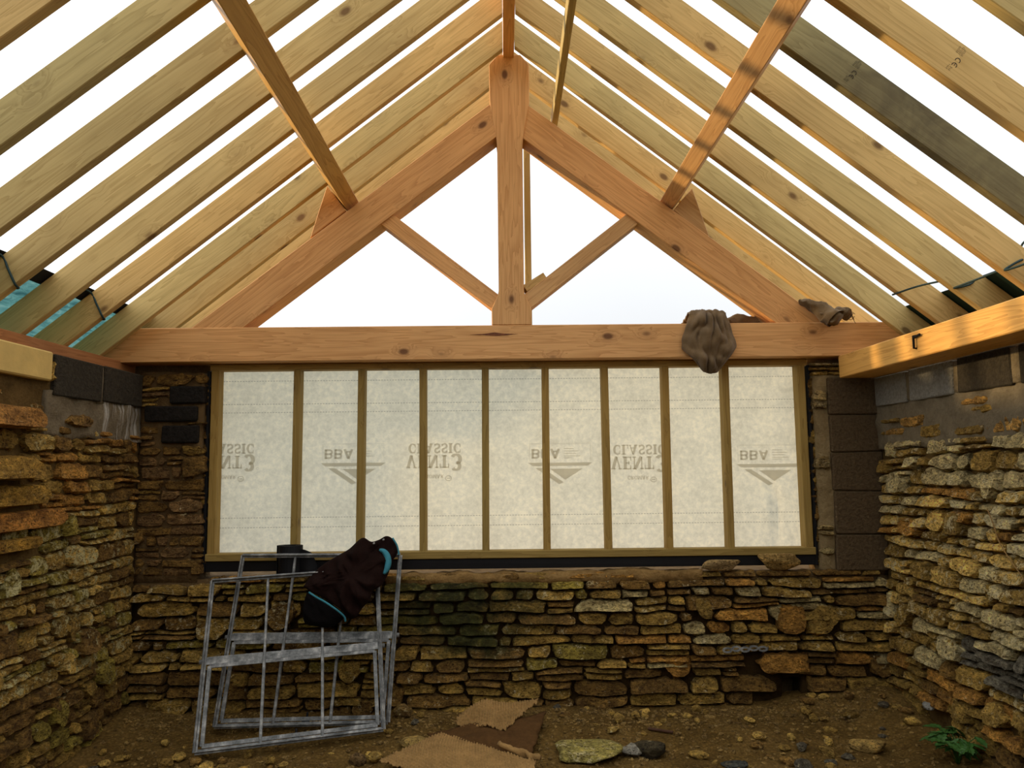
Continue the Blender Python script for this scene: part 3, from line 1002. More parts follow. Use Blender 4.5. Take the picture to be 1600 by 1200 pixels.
def stamp(raf, side, y, along, lines_seed):
    """CE mark between rows of small grading print, running across the board"""
    d = V((side * math.cos(TH), 0, -math.sin(TH))); n = V((side * math.sin(TH), 0, math.cos(TH)))
    base = V((CX, y - 0.0012, RZ)) + d * along
    r = random.Random(lines_seed)
    polys = []
    # local a: along the board, b: up across the board (0..0.15)
    def CE(a, b, s):
        ps = arcp(a, b, s, s, -30, 210, s * .34, 12) + arcp(a, b - s * 2.4, s, s, -30, 210, s * .34, 12) + barp(a, b - s * 1.5, a, b - s * 2.7, s * .3)
        return ps
    polys += CE(0.0, 0.080, 0.0095)
    for row, (b0, cnt) in enumerate([(0.105, 5), (0.105, 6), (0.105, 5), (0.03, 4), (0.03, 3)]):
        a0 = -0.025 + 0.011 * (row % 3) + (0.006 if row > 2 else 0)
        for c in range(cnt):
            b = b0 + c * 0.0062
            w = 0.0045; hh = 0.0036
            typ = r.randrange(4)
            polys += barp(a0, b, a0 + w * 1.5, b, 0.0013)
            if typ != 0: polys += barp(a0, b, a0, b + hh, 0.0013)
            if typ > 1: polys += barp(a0 + w * 1.5, b, a0 + w * 1.5, b + hh, 0.0013)
    strokes_mesh('grading_stamp', polys, MAT['ink_black'], raf, lambda a, b: base + d * a + n * b)


stamp(raf_r[4], 1, RY[4], 1.80, 3)
stamp(raf_r[5], 1, RY[5], 2.06, 9)

# ridge
ridge = beam('ridge_board', (CX, 1.1, RZ - 0.03 + 0.11), (CX, 5.72, RZ - 0.03 + 0.11), 0.072, 0.22, MAT['fir'])
tag(ridge, 'orange timber ridge board running over the king post', 'ridge beam')

# purlins on the backs of the principals
for side, (bx, bz), lab in ((-1, (-0.98, 3.272), 'shaded square timber purlin carrying the rafters of the left slope'),
                            (1, (1.066, 3.255), 'sun-streaked timber purlin carrying the rafters of the right slope')):
    n = V((side * math.sin(TH), 0, math.cos(TH)))
    c = V((bx, 0, bz)) + n * 0.075
    o = beam('purlin', (c.x, 1.1, c.z), (c.x, 5.72, c.z), 0.095, 0.15, MAT['fir'] if side > 0 else MAT['plate'], up=n)
    tag(o, lab, 'purlin', 'purlins')
o = beam('batten', (0.352, 1.1, 3.878), (0.352, 5.3, 3.878), 0.040, 0.095, MAT['rafter_green'])
tag(o, 'narrow greenish batten laid level beside the ridge, resting on right principal', 'batten')

# ---- king post truss
TY = 4.95
truss = empty('king_post_truss', (CX, TY + 0.1, 2.244))
tag(truss, 'orange king post roof truss with tie beam, principals and struts', 'truss')
beam('tie_beam', (-2.52, TY + 0.09, 2.353), (2.60, TY + 0.09, 2.353), 0.19, 0.218, MAT['fir'], truss, ch=0.004)
pillow_pts = [(-.22, 2.402), (-.12, 2.408), (-.06, 2.416), (.0, 2.408), (.09, 2.404), (.01, 2.396), (-.05, 2.392), (-.13, 2.398)]
prism('resin_shake', pillow_pts, TY - 0.0068, TY - 0.004, MAT['shake'], truss, ch=0.0008, long_axis='X')
kx = 0.050
half = [(0.132, 4.205), (0.131, 3.955), (0.128, 3.93), (0.088, 3.70), (0.083, 3.66), (0.081, 2.685), (0.086, 2.66), (0.127, 2.570), (0.127, 2.4635)]
outl = [(kx - 0.075, 4.272)] + [(kx - a, z) for a, z in half] + [(kx + a, z) for a, z in reversed(half)] + [(kx + 0.075, 4.272)]
prism('king_post', outl, TY - 0.004, TY + 0.17, MAT['fir'], truss)
PS = 0.772
PT = math.atan(PS)
for side in (-1, 1):
    d = V((side * math.cos(PT), 0, -math.sin(PT))); n = V((side * math.sin(PT), 0, math.cos(PT)))
    top = V((kx + side * 0.05, TY + 0.088, 3.945 + 0.05 * PS + (0.012 if side < 0 else 0)))
    p0 = top - n * 0.101
    L = (2.15 - 0.05) / math.cos(PT)
    beam('principal_rafter', p0, p0 + d * L, 0.172, 0.202, MAT['fir'], truss, up=n, cut0=-math.tan(PT), cut1=1 / math.tan(PT))
# struts
beam('strut', (kx - 0.08, TY + 0.07, 2.600), (-0.76, TY + 0.07, 3.175), 0.11, 0.098, MAT['fir'], truss)
beam('strut', (kx + 0.08, TY + 0.07, 2.600), (0.845, TY + 0.07, 3.16), 0.11, 0.098, MAT['fir'], truss)
# cleats that stop the purlins sliding
prism('cleat', [(-1.015, 3.228), (-1.140, 3.395), (-1.245, 3.045)], TY + .012, TY + .16, MAT['fir'], truss, long_axis=(1, 0, RS))
prism('cleat', [(1.110, 3.215), (1.237, 3.362), (1.352, 2.985)], TY + .012, TY + .16, MAT['fir'], truss, long_axis=(1, 0, -RS))

o = beam('offcut', (0.135, TY + 0.10, 2.715), (0.268, TY + 0.12, 2.802), 0.075, 0.05, MAT['rafter'])
tag(o, 'short timber offcut lying on the right strut beside the king post', 'timber offcut')
o = beam('prop', (0.172, 5.34, 2.36), (0.172, 5.34, 3.795), 0.045, 0.045, MAT['rafter_green'], up=(1, 0, 0))
tag(o, 'thin upright timber prop standing just behind the king post', 'timber prop')

# ---- wall plates
o = beam('wall_plate', (-2.495, 0.6, 2.192), (-2.495, 5.45, 2.192), 0.15, 0.126, MAT['plate_red'])
tag(o, 'reddish timber wall plate on top of the left wall', 'wall plate', 'wall plates')
o = beam('wall_plate', (2.235, 0.6, 2.172), (2.235, 4.935, 2.172), 0.225, 0.140, MAT['plate'], ch=.005)
tag(o, 'golden sunlit timber beam along the top of the right wall', 'wall plate', 'wall plates')
t_ = empty('steel_staple', (2.116, 4.1, 2.2))
tag(t_, 'small rusty steel staple on the sunlit right wall beam', 'staple')
tube('staple_leg', [(2.1215, 3.99, 2.215), (2.108, 3.99, 2.215), (2.108, 3.99, 2.150), (2.1215, 3.99, 2.150)], .006, MAT['brick_black'], t_, 6)
tube('staple_bar', [(2.112, 3.99, 2.206), (2.110, 3.93, 2.212)], .007, MAT['brick_black'], t_, 6)
o = beam('wall_plate', (2.565, 0.6, 2.215), (2.565, 5.45, 2.215), 0.12, 0.10, MAT['plate_red'])
tag(o, 'outer timber plate under the rafter feet above the right wall', 'wall plate', 'wall plates')
rough_boxes('plate_bedding', [(2.50, 2.75, 0.6, 5.45, 2.075, 2.166)], MAT['lime_mortar'], step=.08, amp=.004, parent=wall_right)

# ---- sheeting over the eaves


def net(name, side, x_in, x_out, y0, y1, mat, label, edge=0.10):
    root = empty(name, (CX + side * (x_out), y0, 2.0))
    tag(root, label, 'netting', 'sheeting over the eaves')
    def surf(u, v):
        x = x_in + (x_out - x_in) * u
        y = y0 + (y1 - y0) * v
        z = RZ - RS * x + 0.15 / math.cos(TH) + 0.008 + .006 * noise.noise(V((x * 9, y * 5, side))) - 0.012 * (1 - abs(math.sin(math.pi * (y - LY[0]) / .4))) * 0
        return V((CX + side * x, y, z))
    nu, nv = 14, 70
    du = edge / (x_out - x_in)
    for nm, u0, u1, mt in (('edge_band', 0, du, MAT['net_edge'] if side < 0 else mat), ('sheet', du, 1, mat)):
        vs, fs = [], []
        for j in range(nv + 1):
            for i in range(nu + 1):
                vs.append(surf(u0 + (u1 - u0) * i / nu, j / nv))
        for j in range(nv):
            for i in range(nu):
                q = j * (nu + 1) + i
                fs.append((q, q + 1, q + nu + 2, q + nu + 1))
        mobj(nm, vs, fs, mt, root, True)
    return root


net('eaves_netting', -1, 2.385, 2.95, 0.8, 5.75, MAT['net'], 'teal netting with a navy edge band laid over left eaves', .075)
net('eaves_netting', 1, 2.46, 3.0, 0.8, 5.0, MAT['net_shaded'], 'shade-darkened teal sheeting laid over the right eaves behind the sunlit beam', .05)


def raf_pt(side, x, y, f=0.0):
    """point on a rafter: x = distance from the centre line, f = 0 underside .. 1 top"""
    return V((CX + side * x, y, RZ - RS * x + f * 0.15 / math.cos(TH)))


def cord(pts, label, r=0.0055, extra=()):
    root = empty('cord', pts[0])
    tag(root, label, 'cord', 'cords lashing the eaves sheeting')
    tube('strand', spline(pts, 6), r, MAT['rope'], root, 7)
    for e in extra: tube('loop', spline(e, 8), r * .9, MAT['rope'], root, 7)


for k in (1, 3):
    y = LY[k]
    cord([raf_pt(-1, 2.40, y - .20, 1.04), raf_pt(-1, 2.395, y - .012, .98), raf_pt(-1, 2.36, y - .010, .5), raf_pt(-1, 2.325, y - .008, -.02),
          raf_pt(-1, 2.33, y + .03, -.06), raf_pt(-1, 2.37, y + .06, .2), raf_pt(-1, 2.42, y + .10, .95)],
         'green cord looped under a left rafter, %s' % ('close to the truss' if k == 1 else 'at the left frame edge'))
y2, y3, y4 = RY[2], RY[3], RY[4]
cord([raf_pt(1, 2.20, RY[1] + .05, -.06), raf_pt(1, 2.25, y2 + .20, .15), raf_pt(1, 2.43, y2 + .06, .95), raf_pt(1, 2.38, y2 - .008, .45), raf_pt(1, 2.29, y2 - .010, -.04),
      raf_pt(1, 2.33, y2 - .12, .2), raf_pt(1, 2.46, y3 + .10, .98), raf_pt(1, 2.38, y3 - .006, .55), raf_pt(1, 2.30, y3 - .010, -.03), raf_pt(1, 2.36, y3 - .12, .3), raf_pt(1, 2.46, y4 + .1, .98)],
     'dark green cord tied in a bow over the right rafters',
     extra=([raf_pt(1, 2.45, y3 + .12, 1.0), raf_pt(1, 2.33, y3 + .16, 1.25), raf_pt(1, 2.26, y3 + .18, 1.35), raf_pt(1, 2.25, y3 + .17, 1.05), raf_pt(1, 2.33, y3 + .15, .98), raf_pt(1, 2.45, y3 + .12, 1.0)],
            [raf_pt(1, 2.45, y3 + .12, 1.0), raf_pt(1, 2.44, y3 + .06, 1.3), raf_pt(1, 2.46, y3 + .03, 1.45), raf_pt(1, 2.48, y3 + .06, 1.25), raf_pt(1, 2.45, y3 + .12, 1.0)],
            [raf_pt(1, 2.45, y3 + .12, 1.0), raf_pt(1, 2.38, y3 + .17, 1.05), raf_pt(1, 2.31, y3 + .19, .92)]))

# ------------------------------------------------------------------ stud frame and membrane
FY = 5.06
sf = empty('stud_frame', (0.04, FY + 0.045, 0.99))
tag(sf, 'treated timber stud frame filling the opening below the tie beam', 'stud frame')
beam('top_plate', (-1.895, FY + .045, 2.222), (1.965, FY + .045, 2.222), .095, .040, MAT['stud'], sf)
beam('bottom_plate', (-1.895, FY + .045, 1.014), (1.965, FY + .045, 1.014), .095, .046, MAT['stud'], sf)
for i, x in enumerate([-1.866, -1.366, -.952, -.549, -.152, .238, .630, 1.017, 1.408, 1.926]):
    lean = 0.004 if i % 3 else -0.003
    xo = .024 if 0 < i < 9 else 0.004
    beam('stud', (x + xo, FY + .047, 1.037), (x + xo + lean, FY + .047, 2.202), .044 if 0 < i < 9 else .05, .088, MAT['stud'], sf, up=(0, -1, 0))

dpc = empty('damp_proof_strip', (0, 5.2, 0.93))
tag(dpc, 'black plastic damp-proof strip round the edge of the stud frame', 'membrane strip')
block('sill_strip', dpc, -1.90, 1.975, 5.075, 5.20, 0.925, 0.990, MAT['black'], .004)
block('side_strip', dpc, -1.915, -1.897, 5.07, 5.19, 0.925, 2.2, MAT['black'], .002)
block('side_strip', dpc, 1.967, 1.985, 5.07, 5.19, 0.925, 2.2, MAT['black'], .002)


def mem_y(x, z):
    y = 5.1635 + .003 * noise.noise(V((x * 3, z * 1.2, 4)))
    y -= 0.010 * math.exp(-((x + 1.62 + .35 * (z - 1.05)) / .03) ** 2) * sstep(1.5, 1.1, z)           # creases
    y -= 0.012 * math.exp(-((x - 1.745 + .02 * math.sin(z * 9)) / .02) ** 2) * sstep(1.5, 1.4, z)
    y += .006 * noise.noise(V((x * 7, z * 7, 9))) * sstep(1.4, 1.9, x)
    return y


vs, fs = [], []
nx_, nz_ = 130, 44
for j in range(nz_ + 1):
    for i in range(nx_ + 1):
        x = -1.895 + 3.86 * i / nx_; z = 0.995 + 1.245 * j / nz_
        vs.append((x, mem_y(x, z), z))
for j in range(nz_):
    for i in range(nx_):
        q = j * (nx_ + 1) + i
        fs.append((q, q + 1, q + nx_ + 2, q + nx_ + 1))
mem = mobj('breather_membrane', vs, fs, MAT['membrane'], smooth=True)
tag(mem, 'translucent white roofing membrane stretched behind the studs, printed grey', 'membrane')

# heavy slab-serif lettering: each glyph a list of polygons in a 0..w x 0..1 box
TS, TT = .26, .10          # stem, hairline


def glyph(c):
    P = []
    if c == 'C':
        P += arcp(.46, .5, .33, .44, 55, 305, .11, 16, TS); P += barp(.72, .62, .72, .95, .1) + barp(.72, .05, .72, .38, .1); w = .86
    elif c == 'L':
        P += barp(.28, 0, .28, 1, TS) + barp(.05, .95, .52, .95, TT) + barp(.05, .05, .78, .05, TT) + barp(.74, 0, .74, .38, .1); w = .86
    elif c == 'A':
        P += barp(.12, .05, .42, 1, .12) + barp(.44, 1, .74, .05, TS) + barp(.25, .33, .62, .33, TT) + barp(0, .05, .26, .05, TT) + barp(.56, .05, .94, .05, TT); w = .98
    elif c == 'S':
        P += arcp(.40, .73, .23, .21, 20, 270, .15, 12, .2) + arcp(.40, .28, .24, .22, -160, 90, .15, 12, .2) + barp(.66, .7, .66, .97, .09) + barp(.13, .03, .13, .3, .09); w = .80
    elif c == 'I':
        P += barp(.25, 0, .25, 1, TS) + barp(.03, .95, .47, .95, TT) + barp(.03, .05, .47, .05, TT); w = .56
    elif c == 'V':
        P += barp(.16, .95, .45, 0, TS) + barp(.45, 0, .74, .95, .12) + barp(0, .95, .36, .95, TT) + barp(.6, .95, .9, .95, TT); w = .94
    elif c == 'E':
        P += barp(.25, 0, .25, 1, TS) + barp(.03, .95, .74, .95, TT) + barp(.03, .05, .76, .05, TT) + barp(.3, .5, .58, .5, TT) + barp(.7, .68, .7, 1, .09) + barp(.72, 0, .72, .33, .09) + barp(.56, .36, .56, .64, .08); w = .86
    elif c == 'N':
        P += barp(.16, 0, .16, 1, .11) + barp(.78, 0, .78, 1, .11) + barp(.2, 1, .74, 0, TS) + barp(0, .95, .3, .95, TT) + barp(0, .05, .32, .05, TT) + barp(.62, .95, .94, .95, TT); w = 1.0
    elif c == 'T':
        P += barp(.42, 0, .42, 1, TS) + barp(.04, .95, .8, .95, TT) + barp(.2, .05, .64, .05, TT) + barp(.07, .66, .07, 1, .09) + barp(.77, .66, .77, 1, .09); w = .88
    elif c == '3':
        P += arcp(.38, .72, .25, .24, 150, -90, .13, 14, .27) + arcp(.38, .26, .29, .28, 90, -150, .13, 14, .29); w = .82
    elif c == 'B':
        P += barp(.14, 0, .14, 1, .22) + barp(.1, .91, .5, .91, .18) + barp(.1, .5, .5, .5, .16) + barp(.1, .09, .5, .09, .18) + arcp(.5, .705, .19, .205, -90, 90, .18, 8, .2) + arcp(.5, .295, .22, .205, -90, 90, .18, 8, .2); w = .9
    elif c == 'a':       # plain heavy A for the certificate mark
        P += barp(.1, 0, .42, 1, .22) + barp(.42, 1, .74, 0, .22) + barp(.25, .27, .6, .27, .15); w = .92
    elif c == 'R':
        P += barp(.2, 0, .2, 1, .2) + arcp(.38, .73, .2, .2, -90, 90, .1, 8, .2) + barp(.2, .95, .4, .95, .1) + barp(.2, .5, .42, .5, .1) + barp(.42, .5, .74, .04, .18); w = .86
    elif c == 'O':
        P += arcp(.44, .5, .32, .42, 0, 360, .1, 18, .22); w = .9
    elif c == 'M':
        P += barp(.12, 0, .12, 1, .12) + barp(.9, 0, .9, 1, .2) + barp(.16, 1, .5, .1, .2) + barp(.5, .1, .86, 1, .1); w = 1.08
    else:
        w = .5
    return P, w


def line(txt, x0, x1, z0, z1):
    """set a line between x0 and x1, mirrored top to bottom as seen from inside"""
    gl = [glyph(c) for c in txt]
    tot = sum(w for _, w in gl); sx = (x1 - x0) / tot
    out, x = [], 0.0
    for P, w in gl:
        for p in P: out.append([(x0 + (x + a) * sx, z1 - b * (z1 - z0)) for a, b in p])
        x += w
    return out


def ink(name, polys, clip=(-1.885, 1.955)):
    vs, fs = [], []
    for p in polys:
        xs_ = [q[0] for q in p]
        if min(xs_) < clip[0] or max(xs_) > clip[1]: continue
        k = len(vs)
        vs += [(a, mem_y(a, b) - .0035, b) for a, b in p]
        fs.append(tuple(range(k, k + len(p))))
    o = mobj(name, vs, fs, MAT['ink'], mem)
    return o


for xr in (-1.632, -.285, 1.052):
    zo = 0.010 if xr < -1 else (-.022 if xr > 1 else 0)
    ink('printed_lettering', line('CLASSIC', xr - .345, xr, 1.658 + zo, 1.722 + zo))
    ink('printed_lettering', line('VENT', xr - .36, xr - .075, 1.562 + zo, 1.645 + zo) + line('3', xr - .070, xr + .006, 1.545 + zo, 1.645 + zo) + arcp(xr + .022, 1.56 + zo, .007, .007, 0, 360, .003, 10))
    ink('printed_lettering', line('CROMAR', xr - .255, xr - .115, 1.495 + zo, 1.52 + zo) + arcp(xr - .085, 1.495 + zo, .019, .016, 0, 360, .005, 16) + barp(xr - .096, 1.495 + zo, xr - .074, 1.495 + zo, .006))
for x0 in (-1.198, .150, 1.515):
    zo = 0.0 if x0 < 0 else (-.012 if x0 < 1 else -.035)
    P = line('BB', x0 + .02, x0 + .145, 1.628 + zo, 1.690 + zo) + line('a', x0 + .145, x0 + .215, 1.628 + zo, 1.690 + zo)
    for (bx0, bx1, bz) in ((.235, .30, 1.692), (.235, .33, 1.676), (.235, .315, 1.660), (.235, .34, 1.644), (.235, .29, 1.632)):
        P += barp(x0 + bx0, bz + zo, x0 + bx1, bz + zo, .004)
    P += barp(x0 + .01, 1.724 + zo, x0 + .41, 1.724 + zo, .002) + barp(x0 + .408, 1.612 + zo, x0 + .408, 1.724 + zo, .002) + barp(x0 + .01, 1.612 + zo, x0 + .01, 1.724 + zo, .002)
    ink('printed_lettering', P)
    t0, z0 = x0 - .004, 1.601 + zo
    Q = [[(t0, z0), (t0 + .425, z0), (t0 + .392, z0 - .022), (t0 + .033, z0 - .022)],
         [(t0 + .05, z0 - .034), (t0 + .098, z0 - .034), (t0 + .235, z0 - .128), (t0 + .205, z0 - .14)],
         [(t0 + .145, z0 - .040), (t0 + .36, z0 - .040), (t0 + .245, z0 - .112)]]
    ink('printed_emblem', Q)

# ------------------------------------------------------------------ loose things


def rock(name, loc, w, d, h, mat, color, rng, rotz=0.0, sub=2, flat=0.0, parent=None, tilt=0.0, k=.35):
    bm = bmesh.new()
    bmesh.ops.create_icosphere(bm, subdivisions=sub, radius=1)
    sd = rng.uniform(0, 99)
    planes = [V((rng.uniform(-1, 1), rng.uniform(-1, 1), rng.uniform(-1, 1))).normalized() for _ in range(7)]
    offs = [rng.uniform(.55, .85) for _ in planes]
    for v in bm.verts:
        p = v.co.copy()
        for n, o in zip(planes, offs):
            e = p.dot(n) - o
            if e > 0: p -= n * e * .9
        p *= 1 + k * noise.noise(p * 1.7 + V((sd, 0, 0))) * .6
        if flat and p.z > flat: p.z = flat + (p.z - flat) * .15
        v.co = V((p.x * w / 2, p.y * d / 2, p.z * h / 2))
    zmin = min(v.co.z for v in bm.verts)
    for v in bm.verts: v.co.z -= zmin
    me = bpy.data.meshes.new(name); bm.to_mesh(me); bm.free()
    for p in me.polygons: p.use_smooth = sub > 2
    me.materials.append(mat)
    o = bpy.data.objects.new(name, me)
    o.location = loc; o.rotation_euler = (tilt, 0, rotz); o.color = color
    return put(o, parent)


r2 = random.Random(5)
o = rock('loose_stone', (1.33, 5.003, .903), .29, .11, .085, MAT['stone'], (.42, .29, .13, .2), r2, flat=.5, sub=3)
tag(o, 'thin flat pale stone lying on the wall ledge under the studs', 'stone')
o = rock('loose_stone', (1.695, 5.003, .903), .31, .115, .120, MAT['stone'], (.46, .30, .10, .1), r2, flat=.6, sub=3, rotz=.1)
tag(o, 'thick golden stone lying on the wall ledge near the block pier', 'stone')

# galvanised strap sticking out of the far wall
st = empty('metal_strap', (1.48, 4.96, .44))
tag(st, 'perforated galvanised strap wedged between stones of the far wall', 'strap')
for k in range(5):
    a = 1.345 + k * .056
    vs_ = arcp(0, 0, .024, .012, 0, 360, .011, 14)
    zc = .440 + (.004 if k % 2 else -.002)
    vv, ff = [], []
    for p in vs_:
        q = len(vv)
        vv += [(a + x_, 4.93 + .006 * k, zc + y_) for x_, y_ in p] + [(a + x_, 4.940 + .006 * k, zc + y_) for x_, y_ in p]
        ff += [(q, q + 1, q + 2, q + 3), (q + 7, q + 6, q + 5, q + 4)] + [(q + i, q + 4 + i, q + 4 + (i + 1) % 4, q + (i + 1) % 4) for i in range(4)]
    mobj('link', vv, ff, MAT['galv'], st)
beam('strap_tail', (1.60, 4.96, .437), (1.655, 5.06, .437), .004, .022, MAT['galv'], st)

# black roll of damp-proof course on the ledge
rl = empty('damp_proof_roll', (-1.345, 5.03, .905))
tag(rl, 'black roll of damp-proof course standing on the ledge behind the metal frames', 'roll')
vs, fs = [], []
sp_pts = []
for i in range(90):
    a = i / 89 * 2 * math.pi * 3.5; rr = .040 + .042 * i / 89
    sp_pts.append((-1.345 + rr * math.cos(a) * 1.0, 5.00 + rr * math.sin(a) * .75))
for (x, y) in sp_pts: vs += [(x, y, .91), (x, y, 1.092)]
for i in range(len(sp_pts) - 1): fs.append((2 * i, 2 * i + 2, 2 * i + 3, 2 * i + 1))
o = mobj('coil', vs, fs, MAT['black'], rl)
md = o.modifiers.new('thick', 'SOLIDIFY'); md.thickness = .004; md.offset = 0
vs, fs = [], []
for i in range(15):
    t = i / 14
    x = -1.275 + .105 * t; y = 4.98 - .02 * math.sin(t * 3)
    vs += [(x, y, .91), (x, y, 1.070 - .045 * t ** 2 - .05 * sstep(.7, 1, t))]
for i in range(14): fs.append((2 * i, 2 * i + 2, 2 * i + 3, 2 * i + 1))
o = mobj('loose_end', vs, fs, MAT['black'], rl)
md = o.modifiers.new('thick', 'SOLIDIFY'); md.thickness = .004; md.offset = 0

# ---- two old steel window frames leaning on the far wall


def quad_frame(name, BL, BR, TL, TR, label):
    BL, BR, TL, TR = map(V, (BL, BR, TL, TR))
    root = empty(name, (BL + BR) / 2)
    tag(root, label, 'window frame', 'old steel window frames')
    up = ((TL + TR) - (BL + BR)).normalized(); rt = ((BR + TR) - (BL + TL)).normalized()
    nrm = rt.cross(up).normalized()            # towards the wall (+y)
    def P(a, b, o=0.0): return (BL * (1 - a) + BR * a) * (1 - b) + (TL * (1 - a) + TR * a) * b + nrm * o
    G = MAT['galv']
    def bar(nm, a0, b0, a1, b1, w, dpt, off=0.0, par=root):
        return beam(nm, P(a0, b0, off), P(a1, b1, off), w, dpt, G, par, up=nrm, ch=.0015)
    # outer frame: a flat leg and a flange at right angles
    for nm, q in (('stile', (0, 0, 0, 1)), ('stile', (1, 0, 1, 1)), ('bottom_rail', (0, 0, 1, 0)), ('top_rail', (0, 1, 1, 1))):
        o_ = bar(nm, *q, .026, .010)
        bar('flange', *q, .006, .034, .012, par=o_)
    # pivoted casement in the lower half
    s0, s1, b0, b1 = .032, .968, .03, .475
    for nm, q in (('sash_stile', (s0, b0, s0, b1)), ('sash_stile', (s1, b0, s1, b1)), ('sash_rail', (s0, b0, s1, b0)), ('sash_rail', (s0, b1, s1, b1))):
        bar(nm, *q, .022, .014, -.006)
    o_ = bar('transom', 0, .505, 1, .505, .040, .012, -.004)
    bar('transom_rib', .02, .525, .98, .525, .008, .026, -.012, par=o_)
    for a in (.335, .665):
        bar('glazing_bar', a, .0, a, .50, .016, .018)
        bar('glazing_bar', a, .50, a, 1.0, .014, .018)
    for a in (0, 1):
        c = P(a, .505, -.012)
        tube('pivot', [c - rt * .028, c + rt * .028], .013, G, root, 10)
    lt = P(.52, .018, -.012)
    o_ = tube('latch', [lt - rt * .02, lt + rt * .02], .012, MAT['black'], root, 8)
    tube('latch_knob', spline([lt, lt - nrm * .02 + up * .02, lt - nrm * .018 + up * .045], 4), .007, MAT['black'], o_, 7)
    return root


quad_frame('steel_casement', (-1.671, 4.68, .110), (-.687, 4.70, .115), (-1.613, 4.925, 1.039), (-.650, 4.93, 1.031),
           'grey steel window frame leaning straight against the far wall, behind the other')
quad_frame('steel_casement', (-1.665, 4.38, .070), (-.697, 4.60, .108), (-1.742, 4.78, .909), (-.782, 4.86, .958),
           'grey steel window frame leaning askew in front of its twin')


# ---- fleece jacket thrown over the frames
def pillow(name, outline, y_of, front, backd, mat, parent, rings=12, nseg=96, folds=.02, seed=0.0, centre=None):
    O = [V((p[0], 0, p[1])) for p in outline]
    dense = spline([tuple(p) for p in O] + [tuple(O[0])], 10)[:-1]
    c = V((0, 0, 0))
    for p in dense: c += p
    c /= len(dense)
    if centre: c = V((centre[0], 0, centre[1]))
    vs, fs = [], []
    n = len(dense)
    for sgn in (-1, 1):
        base = len(vs)
        for k in range(1, rings + 1):
            f = math.sin(k / rings * math.pi / 2)
            for p in dense:
                q = c + (p - c) * f
                dpt = (front if sgn < 0 else backd) * math.sqrt(max(0, 1 - f ** 3))
                fo = folds * (1 - f ** 6) * (1.1 * abs(noise.noise(V((q.x * 11 + q.z * 8, (q.z - q.x) * 4, seed)))) - .3 + .45 * noise.noise(V((q.x * 26 + q.z * 17, (q.z - q.x) * 11, seed + 4))))
                vs.append((q.x, y_of(q.x, q.z) + sgn * dpt + (fo if sgn < 0 else fo * .5), q.z))
        vs.append((c.x, y_of(c.x, c.z) + sgn * (front if sgn < 0 else backd), c.z))
        ci = len(vs) - 1
        for i in range(n):
            i2 = (i + 1) % n
            fs.append((ci, base + i, base + i2))
            for k in range(rings - 1):
                a = base + k * n
                fs.append((a + i, a + n + i, a + n + i2, a + i2))
        if sgn < 0: r0 = base + (rings - 1) * n
        else:
            r1 = base + (rings - 1) * n
            for i in range(n):
                i2 = (i + 1) % n
                fs.append((r0 + i, r1 + i, r1 + i2, r0 + i2))
    return fix_normals(mobj(name, vs, fs, mat, parent, True))


jk = empty('fleece_jacket', (-.93, 4.80, .66))
tag(jk, 'dark brown fleece jacket with teal trim thrown over the window frames', 'jacket')
jy = lambda x, z: 4.72 + .20 * sstep(.75, 1.1, z) * .9 - .03 * (1.0 - z)
pillow('jacket_body', [(-1.20, .875), (-1.165, .93), (-1.112, .985), (-1.03, 1.035), (-.96, 1.075), (-.905, 1.125), (-.87, 1.142), (-.825, 1.118), (-.78, 1.128), (-.735, 1.15), (-.70, 1.138), (-.672, 1.10), (-.660, 1.055), (-.690, 1.0),
                       (-.705, .94), (-.735, .88), (-.785, .845), (-.80, .80), (-.84, .755), (-.88, .70), (-.925, .70), (-.97, .75), (-1.05, .80), (-1.15, .845)],
       jy, .065, .03, MAT['fleece'], jk, folds=.085, centre=(-.92, .93))
pillow('dark_lining', [(-1.175, .845), (-1.10, .815), (-1.02, .775), (-.945, .715), (-.95, .695), (-1.0, .655), (-1.05, .645), (-1.12, .655), (-1.175, .672), (-1.19, .73), (-1.185, .80)],
       lambda x, z: jy(x, z) + .012, .05, .03, MAT['fleece_black'], jk, folds=.03, seed=8)
jt = [(-1.15, .850), (-1.10, .825), (-1.05, .802), (-1.0, .772), (-.955, .738), (-.932, .712), (-.928, .690)]
tube('hem_trim', spline([(x, jy(x, z) - .055 - .012 * math.sin((x + 1.15) * 14), z) for x, z in jt], 6), .006, MAT['teal'], jk, 8)
ct = [(-.765, 1.075), (-.735, 1.062), (-.715, 1.035), (-.706, 1.0), (-.712, .965), (-.725, .94)]
pts = spline([(x, jy(x, z) - .055, z) for x, z in ct], 6)
tube('collar_trim', pts, .015, MAT['teal'], jk, 10, radii=[.004 + .016 * math.sin(math.pi * (i + .5) / len(pts)) ** .6 for i in range(len(pts))])
tube('zip_edge', spline([(x, jy(x, z) - .035, z) for x, z in [(-.69, 1.142), (-.664, 1.10), (-.652, 1.06), (-.650, 1.04)]], 5), .005, MAT['teal'], jk, 7)
for (x, z) in ((-.80, 1.112), (-.742, 1.133)):
    tube('snap', [(x, jy(x, z) - .060, z), (x, jy(x, z) - .040, z)], .006, MAT['galv'], jk, 8)

